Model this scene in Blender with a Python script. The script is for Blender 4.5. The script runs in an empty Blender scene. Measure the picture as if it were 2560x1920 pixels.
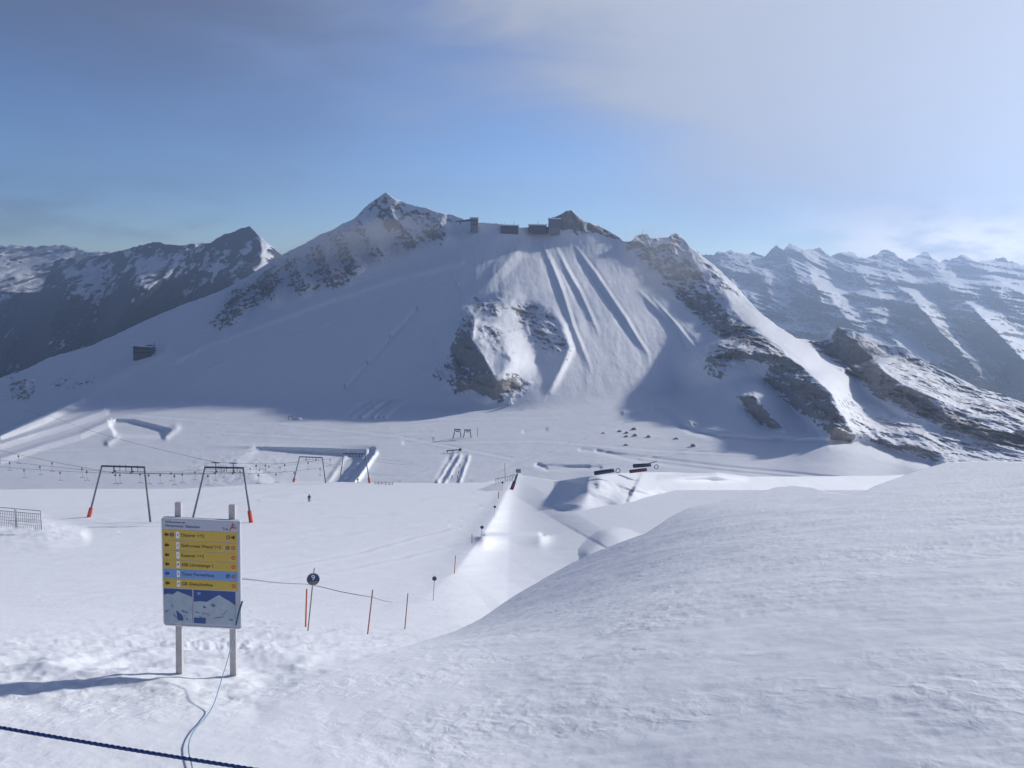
import bpy, bmesh, math, random
import numpy as np
from mathutils import Matrix, Vector

# ---------------------------------------------------------------- camera, sky, sun
SC = bpy.context.scene
COL = SC.collection
F = 1280 / math.tan(math.radians(30))            # focal length in photo pixels (2560 wide)
PITCH, ROLL = math.radians(8.2), math.radians(1.2)
CAM_R = Matrix.Rotation(math.pi / 2 - PITCH, 4, 'X') @ Matrix.Rotation(ROLL, 4, 'Z')
cam = bpy.data.cameras.new('camera')
cam.sensor_width = 36
cam.angle = math.radians(60)
cam.clip_start, cam.clip_end = 0.1, 60000
camo = bpy.data.objects.new('camera', cam)
camo.matrix_world = CAM_R
COL.objects.link(camo)
SC.camera = camo

SUN_AZ, SUN_EL = math.radians(57), math.radians(23)   # from +Y towards +X
SUN = Vector((math.cos(SUN_EL) * math.sin(SUN_AZ), math.cos(SUN_EL) * math.cos(SUN_AZ), math.sin(SUN_EL)))
sl = bpy.data.lights.new('sun', 'SUN')
sl.energy, sl.angle, sl.color = 4.2, math.radians(3.0), (1.0, 0.97, 0.925)
so = bpy.data.objects.new('sun', sl)
so.rotation_euler = SUN.to_track_quat('Z', 'Y').to_euler()
COL.objects.link(so)

world = bpy.data.worlds.new('World')
SC.world = world
world.use_nodes = True


def nodes(tree):
    N, Lk = tree.nodes, tree.links

    def n(t, ins=None, **kw):
        x = N.new(t)
        for k, v in kw.items():
            setattr(x, k, v)
        for k, v in (ins or {}).items():
            if hasattr(v, 'is_linked') or hasattr(v, 'default_value'):
                Lk.new(v, x.inputs[k])
            else:
                x.inputs[k].default_value = v
        return x
    return n, Lk


def sky_world():
    t = world.node_tree
    t.nodes.clear()
    n, Lk = nodes(t)
    sky = n('ShaderNodeTexSky', sky_type='NISHITA', sun_disc=False, sun_elevation=SUN_EL,
            sun_rotation=SUN_AZ, altitude=3000.0, air_density=1.0, dust_density=0.2, ozone_density=1.5)
    co = n('ShaderNodeTexCoord')
    d = co.outputs['Generated']
    sep = n('ShaderNodeSeparateXYZ', {0: d})
    def mr0(v, a, b, c, e):
        return n('ShaderNodeMapRange', {0: v, 1: a, 2: b, 3: c, 4: e}, interpolation_type='SMOOTHSTEP').outputs[0]
    tint = n('ShaderNodeMix', {0: 1.0, 6: sky.outputs[0], 7: SKY_TINT}, data_type='RGBA', blend_type='MULTIPLY')
    hor = mr0(sep.outputs[2], -0.01, 0.15, 1.35, 1.0)
    tint = n('ShaderNodeMix', {0: 1.0, 6: tint.outputs[2], 7: n('ShaderNodeCombineColor', {0: hor, 1: hor, 2: hor}).outputs[0]}, data_type='RGBA', blend_type='MULTIPLY')
    over = mr0(sep.outputs[2], 0.0, 0.50, 1.04, 0.34)
    over_g = mr0(sep.outputs[2], 0.0, 0.52, 1.14, 0.50)
    over_b = mr0(sep.outputs[2], 0.0, 0.60, 1.22, 0.74)
    tint = n('ShaderNodeMix', {0: 1.0, 6: tint.outputs[2], 7: n('ShaderNodeCombineColor', {0: over, 1: over_g, 2: over_b}).outputs[0]}, data_type='RGBA', blend_type='MULTIPLY')
    # thin high veil, thicker towards the sun and with height
    mp = n('ShaderNodeMapping', {0: d, 3: (1.0, 1.0, 2.2)})
    nz = n('ShaderNodeTexNoise', {'Vector': mp.outputs[0], 'Scale': 2.6, 'Detail': 5.0, 'Roughness': 0.5, 'Distortion': 0.4})
    nz2 = n('ShaderNodeTexNoise', {'Vector': mp.outputs[0], 'Scale': 1.1, 'Detail': 2.0})
    mpf = n('ShaderNodeMapping', {0: d, 2: (0.0, math.radians(-28), 0.0), 3: (1.2, 1.0, 5.0)})
    fib = n('ShaderNodeTexNoise', {'Vector': mpf.outputs[0], 'Scale': 3.2, 'Detail': 7.0, 'Roughness': 0.55, 'Distortion': 0.6})

    def m(op, a, b, c=None):
        i = {0: a, 1: b}
        if c is not None:
            i[2] = c
        return n('ShaderNodeMath', i, operation=op).outputs[0]

    def mr(v, a, b, c=0.0, e=1.0):
        return n('ShaderNodeMapRange', {0: v, 1: a, 2: b, 3: c, 4: e}, interpolation_type='SMOOTHSTEP').outputs[0]
    bx = m('MULTIPLY_ADD', m('SUBTRACT', nz2.outputs[0], 0.5), 0.55, sep.outputs[0])
    bx = m('MULTIPLY_ADD', m('SUBTRACT', nz.outputs[0], 0.5), 0.42, bx)
    bx = m('MULTIPLY_ADD', m('SUBTRACT', fib.outputs[0], 0.5), 0.45, bx)
    right = mr(bx, -0.32, 0.30)
    up = m('MULTIPLY_ADD', m('MAXIMUM', sep.outputs[0], 0.0), 0.34, sep.outputs[2])
    up = m('MULTIPLY_ADD', m('SUBTRACT', nz.outputs[0], 0.5), 0.22, up)
    high = mr(up, 0.03, 0.24)
    low = mr(sep.outputs[2], 0.75, 0.40)
    veil = m('MULTIPLY', m('MULTIPLY', m('MULTIPLY', right, high), low), m('MULTIPLY_ADD', fib.outputs[0], 0.5, 0.82))
    left = m('MULTIPLY', m('MULTIPLY', low, mr(up, 0.06, 0.27)), m('MULTIPLY', m('SUBTRACT', 1.0, right), 0.95))
    vcol = n('ShaderNodeMix', {0: right, 6: VEIL_DIM, 7: VEIL_LIT}, data_type='RGBA')
    c1 = n('ShaderNodeMix', {0: m('MINIMUM', m('MAXIMUM', veil, left), 0.96), 6: tint.outputs[2], 7: vcol.outputs[2]}, data_type='RGBA')
    # low cumulus bank on the right horizon
    mp2 = n('ShaderNodeMapping', {0: d, 3: (1.0, 1.0, 3.0)})
    nz3 = n('ShaderNodeTexNoise', {'Vector': mp2.outputs[0], 'Scale': 9.0, 'Detail': 6.0, 'Roughness': 0.55})
    band = m('MULTIPLY', mr(sep.outputs[2], -0.02, 0.012), mr(sep.outputs[2], 0.075, 0.015))
    side = mr(sep.outputs[0], 0.22, 0.46)
    cum = m('MULTIPLY', m('MULTIPLY', band, side), mr(nz3.outputs[0], 0.34, 0.54))
    c2 = n('ShaderNodeMix', {0: m('MULTIPLY', cum, 0.9), 6: c1.outputs[2], 7: CUMULUS}, data_type='RGBA')
    # faint grey wisp over the left range
    band2 = m('MULTIPLY', mr(sep.outputs[2], 0.0, 0.02), mr(sep.outputs[2], 0.09, 0.03))
    side2 = m('MULTIPLY', mr(sep.outputs[0], -0.20, -0.36), mr(nz3.outputs[0], 0.42, 0.66))
    c3 = n('ShaderNodeMix', {0: m('MULTIPLY', m('MULTIPLY', band2, side2), 0.35), 6: c2.outputs[2], 7: VEIL_DIM}, data_type='RGBA')
    bg = n('ShaderNodeBackground', {'Color': c3.outputs[2], 'Strength': SKY_STRENGTH})
    out = n('ShaderNodeOutputWorld')
    Lk.new(bg.outputs[0], out.inputs[0])


SKY_STRENGTH = 0.09
SKY_TINT = (0.78, 0.95, 1.20, 1)
VEIL_DIM = (1.16, 1.48, 2.4, 1)
VEIL_LIT = (5.0, 5.3, 6.1, 1)
CUMULUS = (19.0, 18.0, 17.5, 1)
sky_world()

SC.view_settings.view_transform = 'Standard'
SC.view_settings.look = 'None'
SC.view_settings.exposure = 0.22
SC.view_settings.gamma = 1.0
SC.view_settings.use_curve_mapping = False
SC.render.engine = 'CYCLES'
SC.cycles.use_denoising = True
SC.cycles.max_bounces = 5
SC.cycles.diffuse_bounces = 3
SC.cycles.volume_bounces = 0
SC.cycles.transparent_max_bounces = 8


# ---------------------------------------------------------------- helpers: geometry of the view
R3 = np.array(CAM_R.to_3x3())


def ray(px, py):
    px, py = np.asarray(px, float), np.asarray(py, float)
    d = np.stack([(px - 1280) / F, (960 - py) / F, -np.ones_like(px)], -1) @ R3.T
    return d / d[..., 1:2]


def W(px, py, Y):
    return ray(px, py) * np.asarray(Y, float)[..., None]


def V(px, py, Y):
    return Vector([float(v) for v in W(px, py, Y)])


def on_plane(nrm, anchor, pts):
    nrm, A = np.array(nrm, float), W(*anchor)
    out = []
    for (x, y) in pts:
        d = ray(x, y)
        out.append((x, y, float((nrm @ A) / (nrm @ d))))
    return out


class TPS:
    def __init__(s, pts, lam=1e-4):
        p = np.array(pts, float)
        s.c = p[:, :2] / 1000
        v = 1000.0 / p[:, 2]
        n = len(p)
        A = np.zeros((n + 3, n + 3))
        A[:n, :n] = s.k(s.c[:, None] - s.c[None]) + lam * np.eye(n)
        A[:n, n] = 1
        A[:n, n + 1:] = s.c
        A[n:, :n] = A[:n, n:].T
        s.w = np.linalg.solve(A, np.concatenate([v, np.zeros(3)]))

    @staticmethod
    def k(d):
        r2 = (d ** 2).sum(-1)
        return 0.5 * r2 * np.log(r2 + 1e-12)

    def __call__(s, px, py):
        sh = px.shape
        q = np.stack([px.ravel(), py.ravel()], -1) / 1000
        o = np.empty(len(q))
        n = len(s.c)
        for i in range(0, len(q), 40000):
            b = q[i:i + 40000]
            o[i:i + 40000] = s.k(b[:, None] - s.c[None]) @ s.w[:n] + s.w[n] + b @ s.w[n + 1:]
        return 1000.0 / np.maximum(o, 0.02).reshape(sh)


_rng = np.random.RandomState(7)
_PERM = _rng.permutation(512)
_G = _rng.normal(size=(512, 3))
_G /= np.linalg.norm(_G, axis=1)[:, None]


def perlin(P):
    Pi = np.floor(P).astype(np.int64)
    f = P - Pi
    u = f * f * f * (f * (f * 6 - 15) + 10)
    o = 0
    for dx in (0, 1):
        for dy in (0, 1):
            for dz in (0, 1):
                h = _PERM[(_PERM[(_PERM[(Pi[..., 0] + dx) & 511] + Pi[..., 1] + dy) & 511] + Pi[..., 2] + dz) & 511]
                g = (_G[h] * (f - np.array([dx, dy, dz]))).sum(-1)
                w = (u[..., 0] if dx else 1 - u[..., 0]) * (u[..., 1] if dy else 1 - u[..., 1]) * (u[..., 2] if dz else 1 - u[..., 2])
                o = o + g * w
    return o * 1.5


def fbm(P, scale, octv=5, rough=0.5, ridged=False):
    o, a, s, t = 0, 1.0, 1.0 / scale, 0
    for i in range(octv):
        v = perlin(P * s + 17.3 * i)
        if ridged:
            v = 1 - 2 * np.abs(v) * 1.4
        o = o + a * v
        t += a
        a *= rough
        s *= 2.03
    return o / t


def sdist(px, py, pts):
    """distance to a polyline, + on the screen-right side of a line drawn downwards, and arc fraction"""
    best = np.full(px.shape, 1e9)
    sg = np.zeros(px.shape)
    tt = np.zeros(px.shape)
    L = [0]
    for a, b in zip(pts, pts[1:]):
        L.append(L[-1] + math.hypot(b[0] - a[0], b[1] - a[1]))
    for i, (a, b) in enumerate(zip(pts, pts[1:])):
        ex, ey = b[0] - a[0], b[1] - a[1]
        q = ((px - a[0]) * ex + (py - a[1]) * ey) / (ex * ex + ey * ey)
        t = np.clip(q, 0, 1)
        dx, dy = px - a[0] - t * ex, py - a[1] - t * ey
        d = np.hypot(dx, dy)
        c = ex * (py - a[1]) - ey * (px - a[0])
        k = d < best
        best = np.where(k, d, best)
        sg = np.where(k, np.where(c > 0, -1.0, 1.0), sg)
        tt = np.where(k, (L[i] + t * (L[i + 1] - L[i])) / L[-1], tt)
    return best * sg, tt


def ridge(px, py, pts, h, wl, wr=None, ends=True):
    """rounded ridge (or ditch) along a drawn line; h may be a list of heights along it"""
    wr = wr or wl
    s, t = sdist(px, py, pts)
    hh = np.interp(t, np.linspace(0, 1, len(h)), h) if isinstance(h, (list, tuple)) else h
    return hh * np.exp(-(s / np.where(s < 0, wl, wr)) ** 2)


def spur(px, py, pts, h, wl, wr):
    """sharp crest falling away linearly on both sides"""
    s, t = sdist(px, py, pts)
    hh = np.interp(t, np.linspace(0, 1, len(h)), h) if isinstance(h, (list, tuple)) else h
    a = np.abs(s) / np.where(s < 0, wl, wr)
    return hh * np.maximum(0, np.sqrt((1 - np.minimum(a, 1)) ** 2 + 0.003) - 0.055)


def inside(px, py, poly, soft=12.0):
    c = np.zeros(px.shape, bool)
    j = len(poly) - 1
    for i in range(len(poly)):
        (xi, yi), (xj, yj) = poly[i], poly[j]
        if yi != yj:
            c ^= ((yi > py) != (yj > py)) & (px < (xj - xi) * (py - yi) / (yj - yi) + xi)
        j = i
    d = np.abs(sdist(px, py, list(poly) + [poly[0]])[0])
    d = np.where(c, d, -d)
    t = np.clip(d / soft * 0.5 + 0.5, 0, 1)
    return t * t * (3 - 2 * t)


def grid_normals(P):
    du = np.gradient(P, axis=1)
    dv = np.gradient(P, axis=0)
    n = np.cross(dv, du)
    n /= np.linalg.norm(n, axis=-1)[..., None] + 1e-12
    n *= np.where((n * P).sum(-1) > 0, -1, 1)[..., None]
    return n


class Terrain:
    pass


def terrain(name, xs, top, bot, rows, ctrl, height=None, rock=None, mat=None, back=(1.0, 0.7, 14), kmax=8.0,
            label=None, jitter=0.0, rowpow=1.0, attrs=None, kind='structure', lam=1e-4):
    """a sheet of ground: its skyline and foot drawn as lines, its distance from control points, relief added along the normal"""
    xs = np.asarray(xs, float)
    yt = np.interp(xs, [p[0] for p in top], [p[1] for p in top])
    if jitter:
        q = np.stack([xs / (14 if jitter < 5 else 34), np.full_like(xs, 3.3), np.full_like(xs, len(name) * 1.7)], -1)
        yt = yt + jitter * fbm(q, 1.0, 4, 0.6)
    yb = np.interp(xs, [p[0] for p in bot], [p[1] for p in bot])
    v = np.linspace(0, 1, rows) ** rowpow
    px = np.repeat(xs[None], rows, 0)
    py = yt[None] + v[:, None] * (yb - yt)[None]
    Y0 = ctrl(px, py) if callable(ctrl) else TPS(ctrl, lam)(px, py)
    P = W(px, py, Y0)
    n = grid_normals(P)
    vd = P / np.linalg.norm(P, axis=-1)[..., None]
    if height is not None:
        h = height(px, py, P, Y0)
        h, hz = h if isinstance(h, tuple) else (h, None)
        k = np.clip(1 / np.maximum(np.abs((n * vd).sum(-1)), 1e-3), 1, kmax)
        Y = Y0 - h * k * vd[..., 1]
        Y = np.maximum(Y, Y0 * 0.4)
    else:
        Y, hz = Y0, None
    P = W(px, py, Y)
    if hz is not None:
        P[..., 2] += hz
    T = Terrain()
    T.hz = hz
    T.px, T.py, T.Y, T.xs, T.yt, T.yb, T.rows, T.pow = px, py, Y, xs, yt, yb, rows, rowpow
    rk = rock(px, py, P) if rock is not None else np.zeros(px.shape)
    A = {'rock': rk}
    for kk, fn in (attrs or {}).items():
        A[kk] = fn(px, py, P)
    # the far side of the crest, falling away from the viewer
    if back:
        L, sl, nb = back
        nr = grid_normals(P)
        f = np.linspace(0, 1, nb + 1)[1:][:, None, None] ** 1.6
        topP = P[0][None]
        hd = P[0].copy()
        hd[:, 2] = 0
        hd /= np.linalg.norm(hd, axis=1)[:, None]
        far = (Y[0] * L)[None, :, None] * f
        B = topP + hd[None] * far
        B[..., 2] -= (far * sl)[..., 0] * (0.55 + 0.45 * f[..., 0])
        q = fbm(B, float(np.median(Y[0])) * 0.06, 4, 0.5)
        B[..., 2] += q * (far[..., 0] * 0.10) * f[..., 0]
        P = np.concatenate([B[::-1], P], 0)
        A = {k: np.concatenate([np.repeat(a[:1], nb, 0), a], 0) for k, a in A.items()}
    R, Cn = P.shape[:2]
    me = bpy.data.meshes.new(name)
    me.vertices.add(R * Cn)
    me.vertices.foreach_set('co', P.reshape(-1).astype(np.float32))
    idx = np.arange(R * Cn).reshape(R, Cn)
    q = np.stack([idx[:-1, :-1], idx[1:, :-1], idx[1:, 1:], idx[:-1, 1:]], -1).reshape(-1, 4)
    me.loops.add(q.size)
    me.loops.foreach_set('vertex_index', q.reshape(-1).astype(np.int32))
    me.polygons.add(len(q))
    me.polygons.foreach_set('loop_start', np.arange(0, q.size, 4, dtype=np.int32))
    me.polygons.foreach_set('loop_total', np.full(len(q), 4, dtype=np.int32))
    me.polygons.foreach_set('use_smooth', np.ones(len(q), bool))
    for k, a in A.items():
        at = me.attributes.new(k, 'FLOAT', 'POINT')
        at.data.foreach_set('value', a.reshape(-1).astype(np.float32))
    me.update()
    me.validate()
    o = bpy.data.objects.new(name, me)
    COL.objects.link(o)
    o['kind'] = kind
    if label:
        o['label'] = label
    me.materials.append(mat)
    T.o = o
    return T


def Yfield(T, px, py):
    """distances of a sheet of ground under a whole field of photo points"""
    c = np.clip(np.interp(px, T.xs, np.arange(len(T.xs))), 0, len(T.xs) - 1.001)
    yt, yb = np.interp(px, T.xs, T.yt), np.interp(px, T.xs, T.yb)
    v = np.clip(np.clip((py - yt) / (yb - yt), 0, 1) ** (1 / T.pow) * (T.rows - 1), 0, T.rows - 1.001)
    i, j = c.astype(int), v.astype(int)
    a, b = c - i, v - j
    g = T.Y
    return (g[j, i] * (1 - a) + g[j, i + 1] * a) * (1 - b) + (g[j + 1, i] * (1 - a) + g[j + 1, i + 1] * a) * b


def Yat(T, px, py):
    """distance of a sheet of ground seen at a photo point"""
    c = np.interp(px, T.xs, np.arange(len(T.xs)))
    yt, yb = np.interp(px, T.xs, T.yt), np.interp(px, T.xs, T.yb)
    v = min(max((py - yt) / (yb - yt), 0), 1) ** (1 / T.pow) * (T.rows - 1)
    i, j = int(min(c, len(T.xs) - 2)), int(min(v, T.rows - 2))
    a, b = c - i, v - j
    g = T.Y
    return float((g[j, i] * (1 - a) + g[j, i + 1] * a) * (1 - b) + (g[j + 1, i] * (1 - a) + g[j + 1, i + 1] * a) * b)


# ---------------------------------------------------------------- materials of snow and rock
def terrain_mat(name, rock_scale=1.0, rock_a=(0.10, 0.095, 0.10), rock_b=(0.30, 0.27, 0.25), bump=0.3, snow=(0.86, 0.875, 0.90),
                micro=((0.35, 0.02), (2.5, 0.08)), slope=0.9, streak=(1.0, 1.0, 1.0), contrast=0.10, patch=0.0, tilt=0.0):
    m = bpy.data.materials.new(name)
    m.use_nodes = True
    t = m.node_tree
    t.nodes.clear()
    n, Lk = nodes(t)

    def mt(op, a, b, c=None):
        i = {0: a, 1: b}
        if c is not None:
            i[2] = c
        return n('ShaderNodeMath', i, operation=op).outputs[0]
    geo = n('ShaderNodeNewGeometry')
    pos = geo.outputs['Position']
    rot = n('ShaderNodeVectorRotate', {'Vector': pos, 'Angle': math.radians(tilt)}, rotation_type='Y_AXIS')
    mp = n('ShaderNodeMapping', {0: rot.outputs[0], 3: streak})
    at = n('ShaderNodeAttribute', attribute_name='rock')
    nz = n('ShaderNodeTexNoise', {'Vector': mp.outputs[0], 'Scale': 1.0 / (14 * rock_scale), 'Detail': 9.0, 'Roughness': 0.68})
    nzb = n('ShaderNodeTexNoise', {'Vector': mp.outputs[0], 'Scale': 1.0 / (60 * rock_scale), 'Detail': 4.0, 'Roughness': 0.6})
    nsep = n('ShaderNodeSeparateXYZ', {0: geo.outputs['Normal']})
    v = mt('MULTIPLY_ADD', mt('SUBTRACT', nz.outputs[0], 0.5), 2.0, at.outputs['Fac'])
    v = mt('MULTIPLY_ADD', mt('SUBTRACT', nzb.outputs[0], 0.5), 0.8, v)
    v = mt('MULTIPLY_ADD', mt('SUBTRACT', 0.80, nsep.outputs[2]), slope, v)
    v = mt('MULTIPLY', v, mt('GREATER_THAN', at.outputs['Fac'], 0.01))
    mask = n('ShaderNodeMapRange', {0: v, 1: 0.5 - contrast, 2: 0.5 + contrast}, interpolation_type='SMOOTHSTEP').outputs[0]
    rc = n('ShaderNodeTexNoise', {'Vector': pos, 'Scale': 1.0 / (5 * rock_scale), 'Detail': 6.0, 'Roughness': 0.7})
    rr = n('ShaderNodeMix', {0: rc.outputs[0], 6: (*rock_a, 1), 7: (*rock_b, 1)}, data_type='RGBA')
    sn = n('ShaderNodeTexNoise', {'Vector': pos, 'Scale': 1.0 / (25 * rock_scale), 'Detail': 5.0})
    s2 = tuple(c * 0.93 for c in snow)
    sc = n('ShaderNodeMix', {0: sn.outputs[0], 6: (*s2, 1), 7: (*snow, 1)}, data_type='RGBA')
    col = n('ShaderNodeMix', {0: mask, 6: sc.outputs[2], 7: rr.outputs[2]}, data_type='RGBA')
    h = None
    for wl, amp in micro:
        b = n('ShaderNodeTexNoise', {'Vector': pos, 'Scale': 1.0 / wl, 'Detail': 5.0, 'Roughness': 0.55})
        x = mt('MULTIPLY', b.outputs[0], amp)
        h = x if h is None else mt('ADD', h, x)
    if patch:
        pz = n('ShaderNodeTexNoise', {'Vector': pos, 'Scale': 1.0 / patch, 'Detail': 4.0, 'Roughness': 0.6})
        pm = n('ShaderNodeMapRange', {0: pz.outputs[0], 1: 0.40, 2: 0.66, 3: 0.12, 4: 1.0}, interpolation_type='SMOOTHSTEP').outputs[0]
        mw = n('ShaderNodeMapping', {0: pos, 2: (0, 0, math.radians(25)), 3: (1.15, 0.85, 1.0)})
        wv = n('ShaderNodeTexNoise', {'Vector': mw.outputs[0], 'Scale': 4.6, 'Detail': 4.0, 'Roughness': 0.5, 'Distortion': 0.5})
        h = mt('ADD', h, mt('MULTIPLY', mt('MULTIPLY', wv.outputs[0], pm), 0.060))
    h = mt('ADD', h, mt('MULTIPLY', mt('MULTIPLY', nz.outputs[0], mask), 4.0 * rock_scale))
    bp = n('ShaderNodeBump', {'Strength': bump, 'Distance': 1.0, 'Height': h})
    bs = n('ShaderNodeBsdfPrincipled', {'Base Color': col.outputs[2], 'Roughness': 0.75, 'Normal': bp.outputs[0]})
    bs.inputs['Specular IOR Level'].default_value = 0.15
    out = n('ShaderNodeOutputMaterial')
    Lk.new(bs.outputs[0], out.inputs[0])
    return m

# ================================================================ TERRAIN
M_SNOW = terrain_mat('packed_snow', 0.05, bump=0.55, micro=((0.10, 0.006), (0.5, 0.022), (3.0, 0.09)), patch=2.6, snow=(0.84, 0.855, 0.88))
M_MOUNT = terrain_mat('mountain_snow_and_rock', 0.5, bump=0.9, tilt=-32, streak=(0.6, 0.6, 1.7), rock_a=(0.18, 0.17, 0.17), rock_b=(0.47, 0.45, 0.435), contrast=0.09, micro=((4.0, 0.15), (22.0, 0.7)), slope=0.7)
M_FAR = terrain_mat('distant_snow_and_rock', 6.0, bump=0.6, micro=((60.0, 4.0), (250.0, 14.0)), tilt=-42, streak=(0.45, 0.3, 1.3), rock_a=(0.07, 0.07, 0.085), rock_b=(0.16, 0.155, 0.165), slope=0.9)
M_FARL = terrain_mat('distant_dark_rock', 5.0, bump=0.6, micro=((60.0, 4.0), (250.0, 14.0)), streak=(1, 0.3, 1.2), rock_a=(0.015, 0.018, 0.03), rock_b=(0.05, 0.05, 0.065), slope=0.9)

# ---- near piste falling away from the viewer, with a trench on its right
EDGE = [(1290, 1190), (1264, 1232), (1238, 1288), (1202, 1345), (1142, 1425), (1062, 1492), (985, 1545), (930, 1590)]
KEYS = [(700, 1610, 21), (800, 1572, 29), (1015, 1540, 42), (400, 1480, 57), (400, 1400, 93), (300, 1345, 125), (300, 1299, 158), (773, 1253, 205), (734, 1203, 300)]
_kz = sorted([(Y, V(x, y, Y).z) for x, y, Y in KEYS] + [(420, -104.0), (600, -140.0)] + [(y, -2.3 - 0.268 * y) for y in (2.0, 4.0, 7.0, 10.0, 11.5)])
_ls = np.linspace(math.log(2), math.log(600), 400)
_zz = np.interp(np.exp(_ls), [k[0] for k in _kz], [k[1] for k in _kz])
_gk = np.exp(-0.5 * (np.arange(-60, 61) / 12) ** 2)
_zr = np.convolve(np.pad(_zz / np.exp(_ls), 60, mode='edge'), _gk / _gk.sum(), 'valid')
SLOPE_Y, SLOPE_Z = np.exp(_ls), _zr * np.exp(_ls)


def piste_base(px, py):
    """distance at which each sight line meets the piste, a slope with one smooth profile"""
    d = ray(px, py)
    lo, hi = np.full(px.shape, 2.0), np.full(px.shape, 500.0)
    for _ in range(40):
        mid = (lo + hi) / 2
        up = mid * d[..., 2] > np.interp(mid, SLOPE_Y, SLOPE_Z) + mid * np.where(d[..., 0] > 0, 0.09, 0.025) * d[..., 0] * np.clip((mid - 10) / 40, 0, 1)
        lo, hi = np.where(up, mid, lo), np.where(up, hi, mid)
    return (lo + hi) / 2


def piste_height(px, py, P, Y):
    h = np.zeros(px.shape)
    s, t = sdist(px, py, EDGE)
    dm = s / F * Y                                      # metres across
    depth = np.interp(t, [0, 0.08, 0.4, 0.66, 1], [1.0, 2.8, 2.0, 0.5, 0])
    h -= np.where(s > 0, depth * (1 - np.exp(-np.maximum(dm, 0) / 4.0)) * np.exp(-(np.maximum(dm, 0) / 13) ** 2), 0)
    h += 0.5 * np.exp(-(dm / 2.0) ** 2) * np.interp(t, [0, 0.4, 0.66, 1], [1, 0.8, 0.15, 0])
    h += ridge(px, py, [(1215, 1341), (1345, 1339)], 1.2, 24, 6)
    m = inside(px, py, [(-500, 1310), (95, 1306), (200, 1340), (120, 1356), (-500, 1356)], 34)
    heap = m * (1.2 + 0.7 * fbm(P, 3.5, 4))
    far = np.clip((Y - 60) / 120, 0, 1)
    h += 0.25 * far * fbm(P * [0.3, 1, 1], 26, 3)
    # ploughed lumps near the sign, gentle rolls
    m = inside(px, py, [(-500, 1640), (250, 1572), (400, 1525), (640, 1530), (780, 1580), (1000, 1580), (1040, 1600), (760, 1690), (640, 1760), (480, 1720), (300, 1740), (-500, 1800)], 70)
    near = np.clip((70 - Y) / 45, 0, 1)
    z = heap - m * near * 0.05 + m * near * (0.06 * fbm(P, 1.2, 4, 0.5, True) + 0.05 * fbm(P, 0.5, 3) + 0.14 * fbm(P, 3.0, 2))
    for L in ([(-100, 1392), (500, 1352), (1150, 1300)], [(-100, 1420), (520, 1372), (1120, 1312)], [(300, 1335), (800, 1302), (1200, 1268)], [(650, 1250), (900, 1262), (1180, 1240)], [(-100, 1268), (400, 1262), (760, 1238)], [(620, 1470), (900, 1420), (1120, 1372)], [(100, 1500), (500, 1455), (900, 1385), (1150, 1320)]):
        z += 0.05 * (ridge(px, py + 6 * fbm(P, 14, 2), L, 1.0, 3.0) - ridge(px, py + 5 + 6 * fbm(P, 14, 2), L, 1.0, 3.0)) * np.clip(Y / 100, 0.4, 2)
    z += 0.035 * near * fbm(P, 1.6, 4) + 0.06 * fbm(P, 6.0, 3) * np.clip(Y / 40, 0.2, 1)
    return h, z


PISTE = terrain('piste', np.arange(-420, 2980, 4.0),
                [(-420, 1232), (0, 1224), (150, 1222), (300, 1222), (450, 1222), (560, 1216), (700, 1206), (800, 1204), (950, 1207), (1100, 1208), (1210, 1206), (1258, 1192), (1288, 1183), (1312, 1190),
                 (1400, 1203), (1500, 1215), (1700, 1225), (2980, 1225)],
                [(-420, 2010), (2980, 2010)], 330, piste_base, piste_height, None, M_SNOW, back=(0.9, 0.75, 14), kmax=9, label='groomed piste falling away below the sign', rowpow=1.15)

# ---- the same slope carried on around and behind the viewer
def snow_around():
    gx, gy = np.meshgrid(np.arange(-90, 100, 1.0), np.arange(-70, 62, 1.0))
    gx, gy = gx + 0.3, gy + 0.3
    zp = np.where(gy > 2, np.interp(gy, SLOPE_Y, SLOPE_Z), -2.3 - 0.268 * gy * np.where(gy < 0, 0.5, 1))
    zb = -2.0 - 0.258 * gy * np.where(gy < 0, 0.5, 1) + 0.13 * gx
    side = np.clip((gx - 0.2 * gy) / 3, 0, 1)
    P = np.stack([gx, gy, zp], -1)
    z = zp * (1 - side) + np.maximum(zp, zb) * side - 0.16 + 0.10 * fbm(P, 6.0, 4) * np.clip((np.abs(gx) + np.abs(gy)) / 20, 0, 1)
    keep = (gy < 4.2) | (gx > 0.70 * gy - 1.2) | (gx < -0.70 * gy + 1.2)
    R, Cn = gx.shape
    idx = np.arange(R * Cn).reshape(R, Cn)
    f = np.stack([idx[:-1, :-1], idx[:-1, 1:], idx[1:, 1:], idx[1:, :-1]], -1).reshape(-1, 4)
    f = f[keep.ravel()[f].all(1)]
    me = bpy.data.meshes.new('snow_ground')
    me.from_pydata(np.stack([gx, gy, z], -1).reshape(-1, 3).tolist(), [], f.tolist())
    me.polygons.foreach_set('use_smooth', [True] * len(me.polygons))
    me.materials.append(M_SNOW)
    o = bpy.data.objects.new('snow_ground', me)
    COL.objects.link(o)
    o['kind'] = 'structure'
    o['label'] = 'snow slope around and behind the viewer'


snow_around()

# ---- sunlit snow ridge beyond the trench
SHELF_TOP = [(1300, 1215), (1340, 1210), (1400, 1202), (1440, 1196), (1480, 1189), (1545, 1183), (1580, 1181), (1640, 1180), (1675, 1180), (1740, 1183), (1798, 1181), (1870, 1191), (2000, 1191), (2200, 1189), (2330, 1184), (2600, 1180), (2980, 1180)]


WALL = [(1452, 1180), (1425, 1212), (1400, 1240), (1345, 1335), (1320, 1420)]


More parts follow.
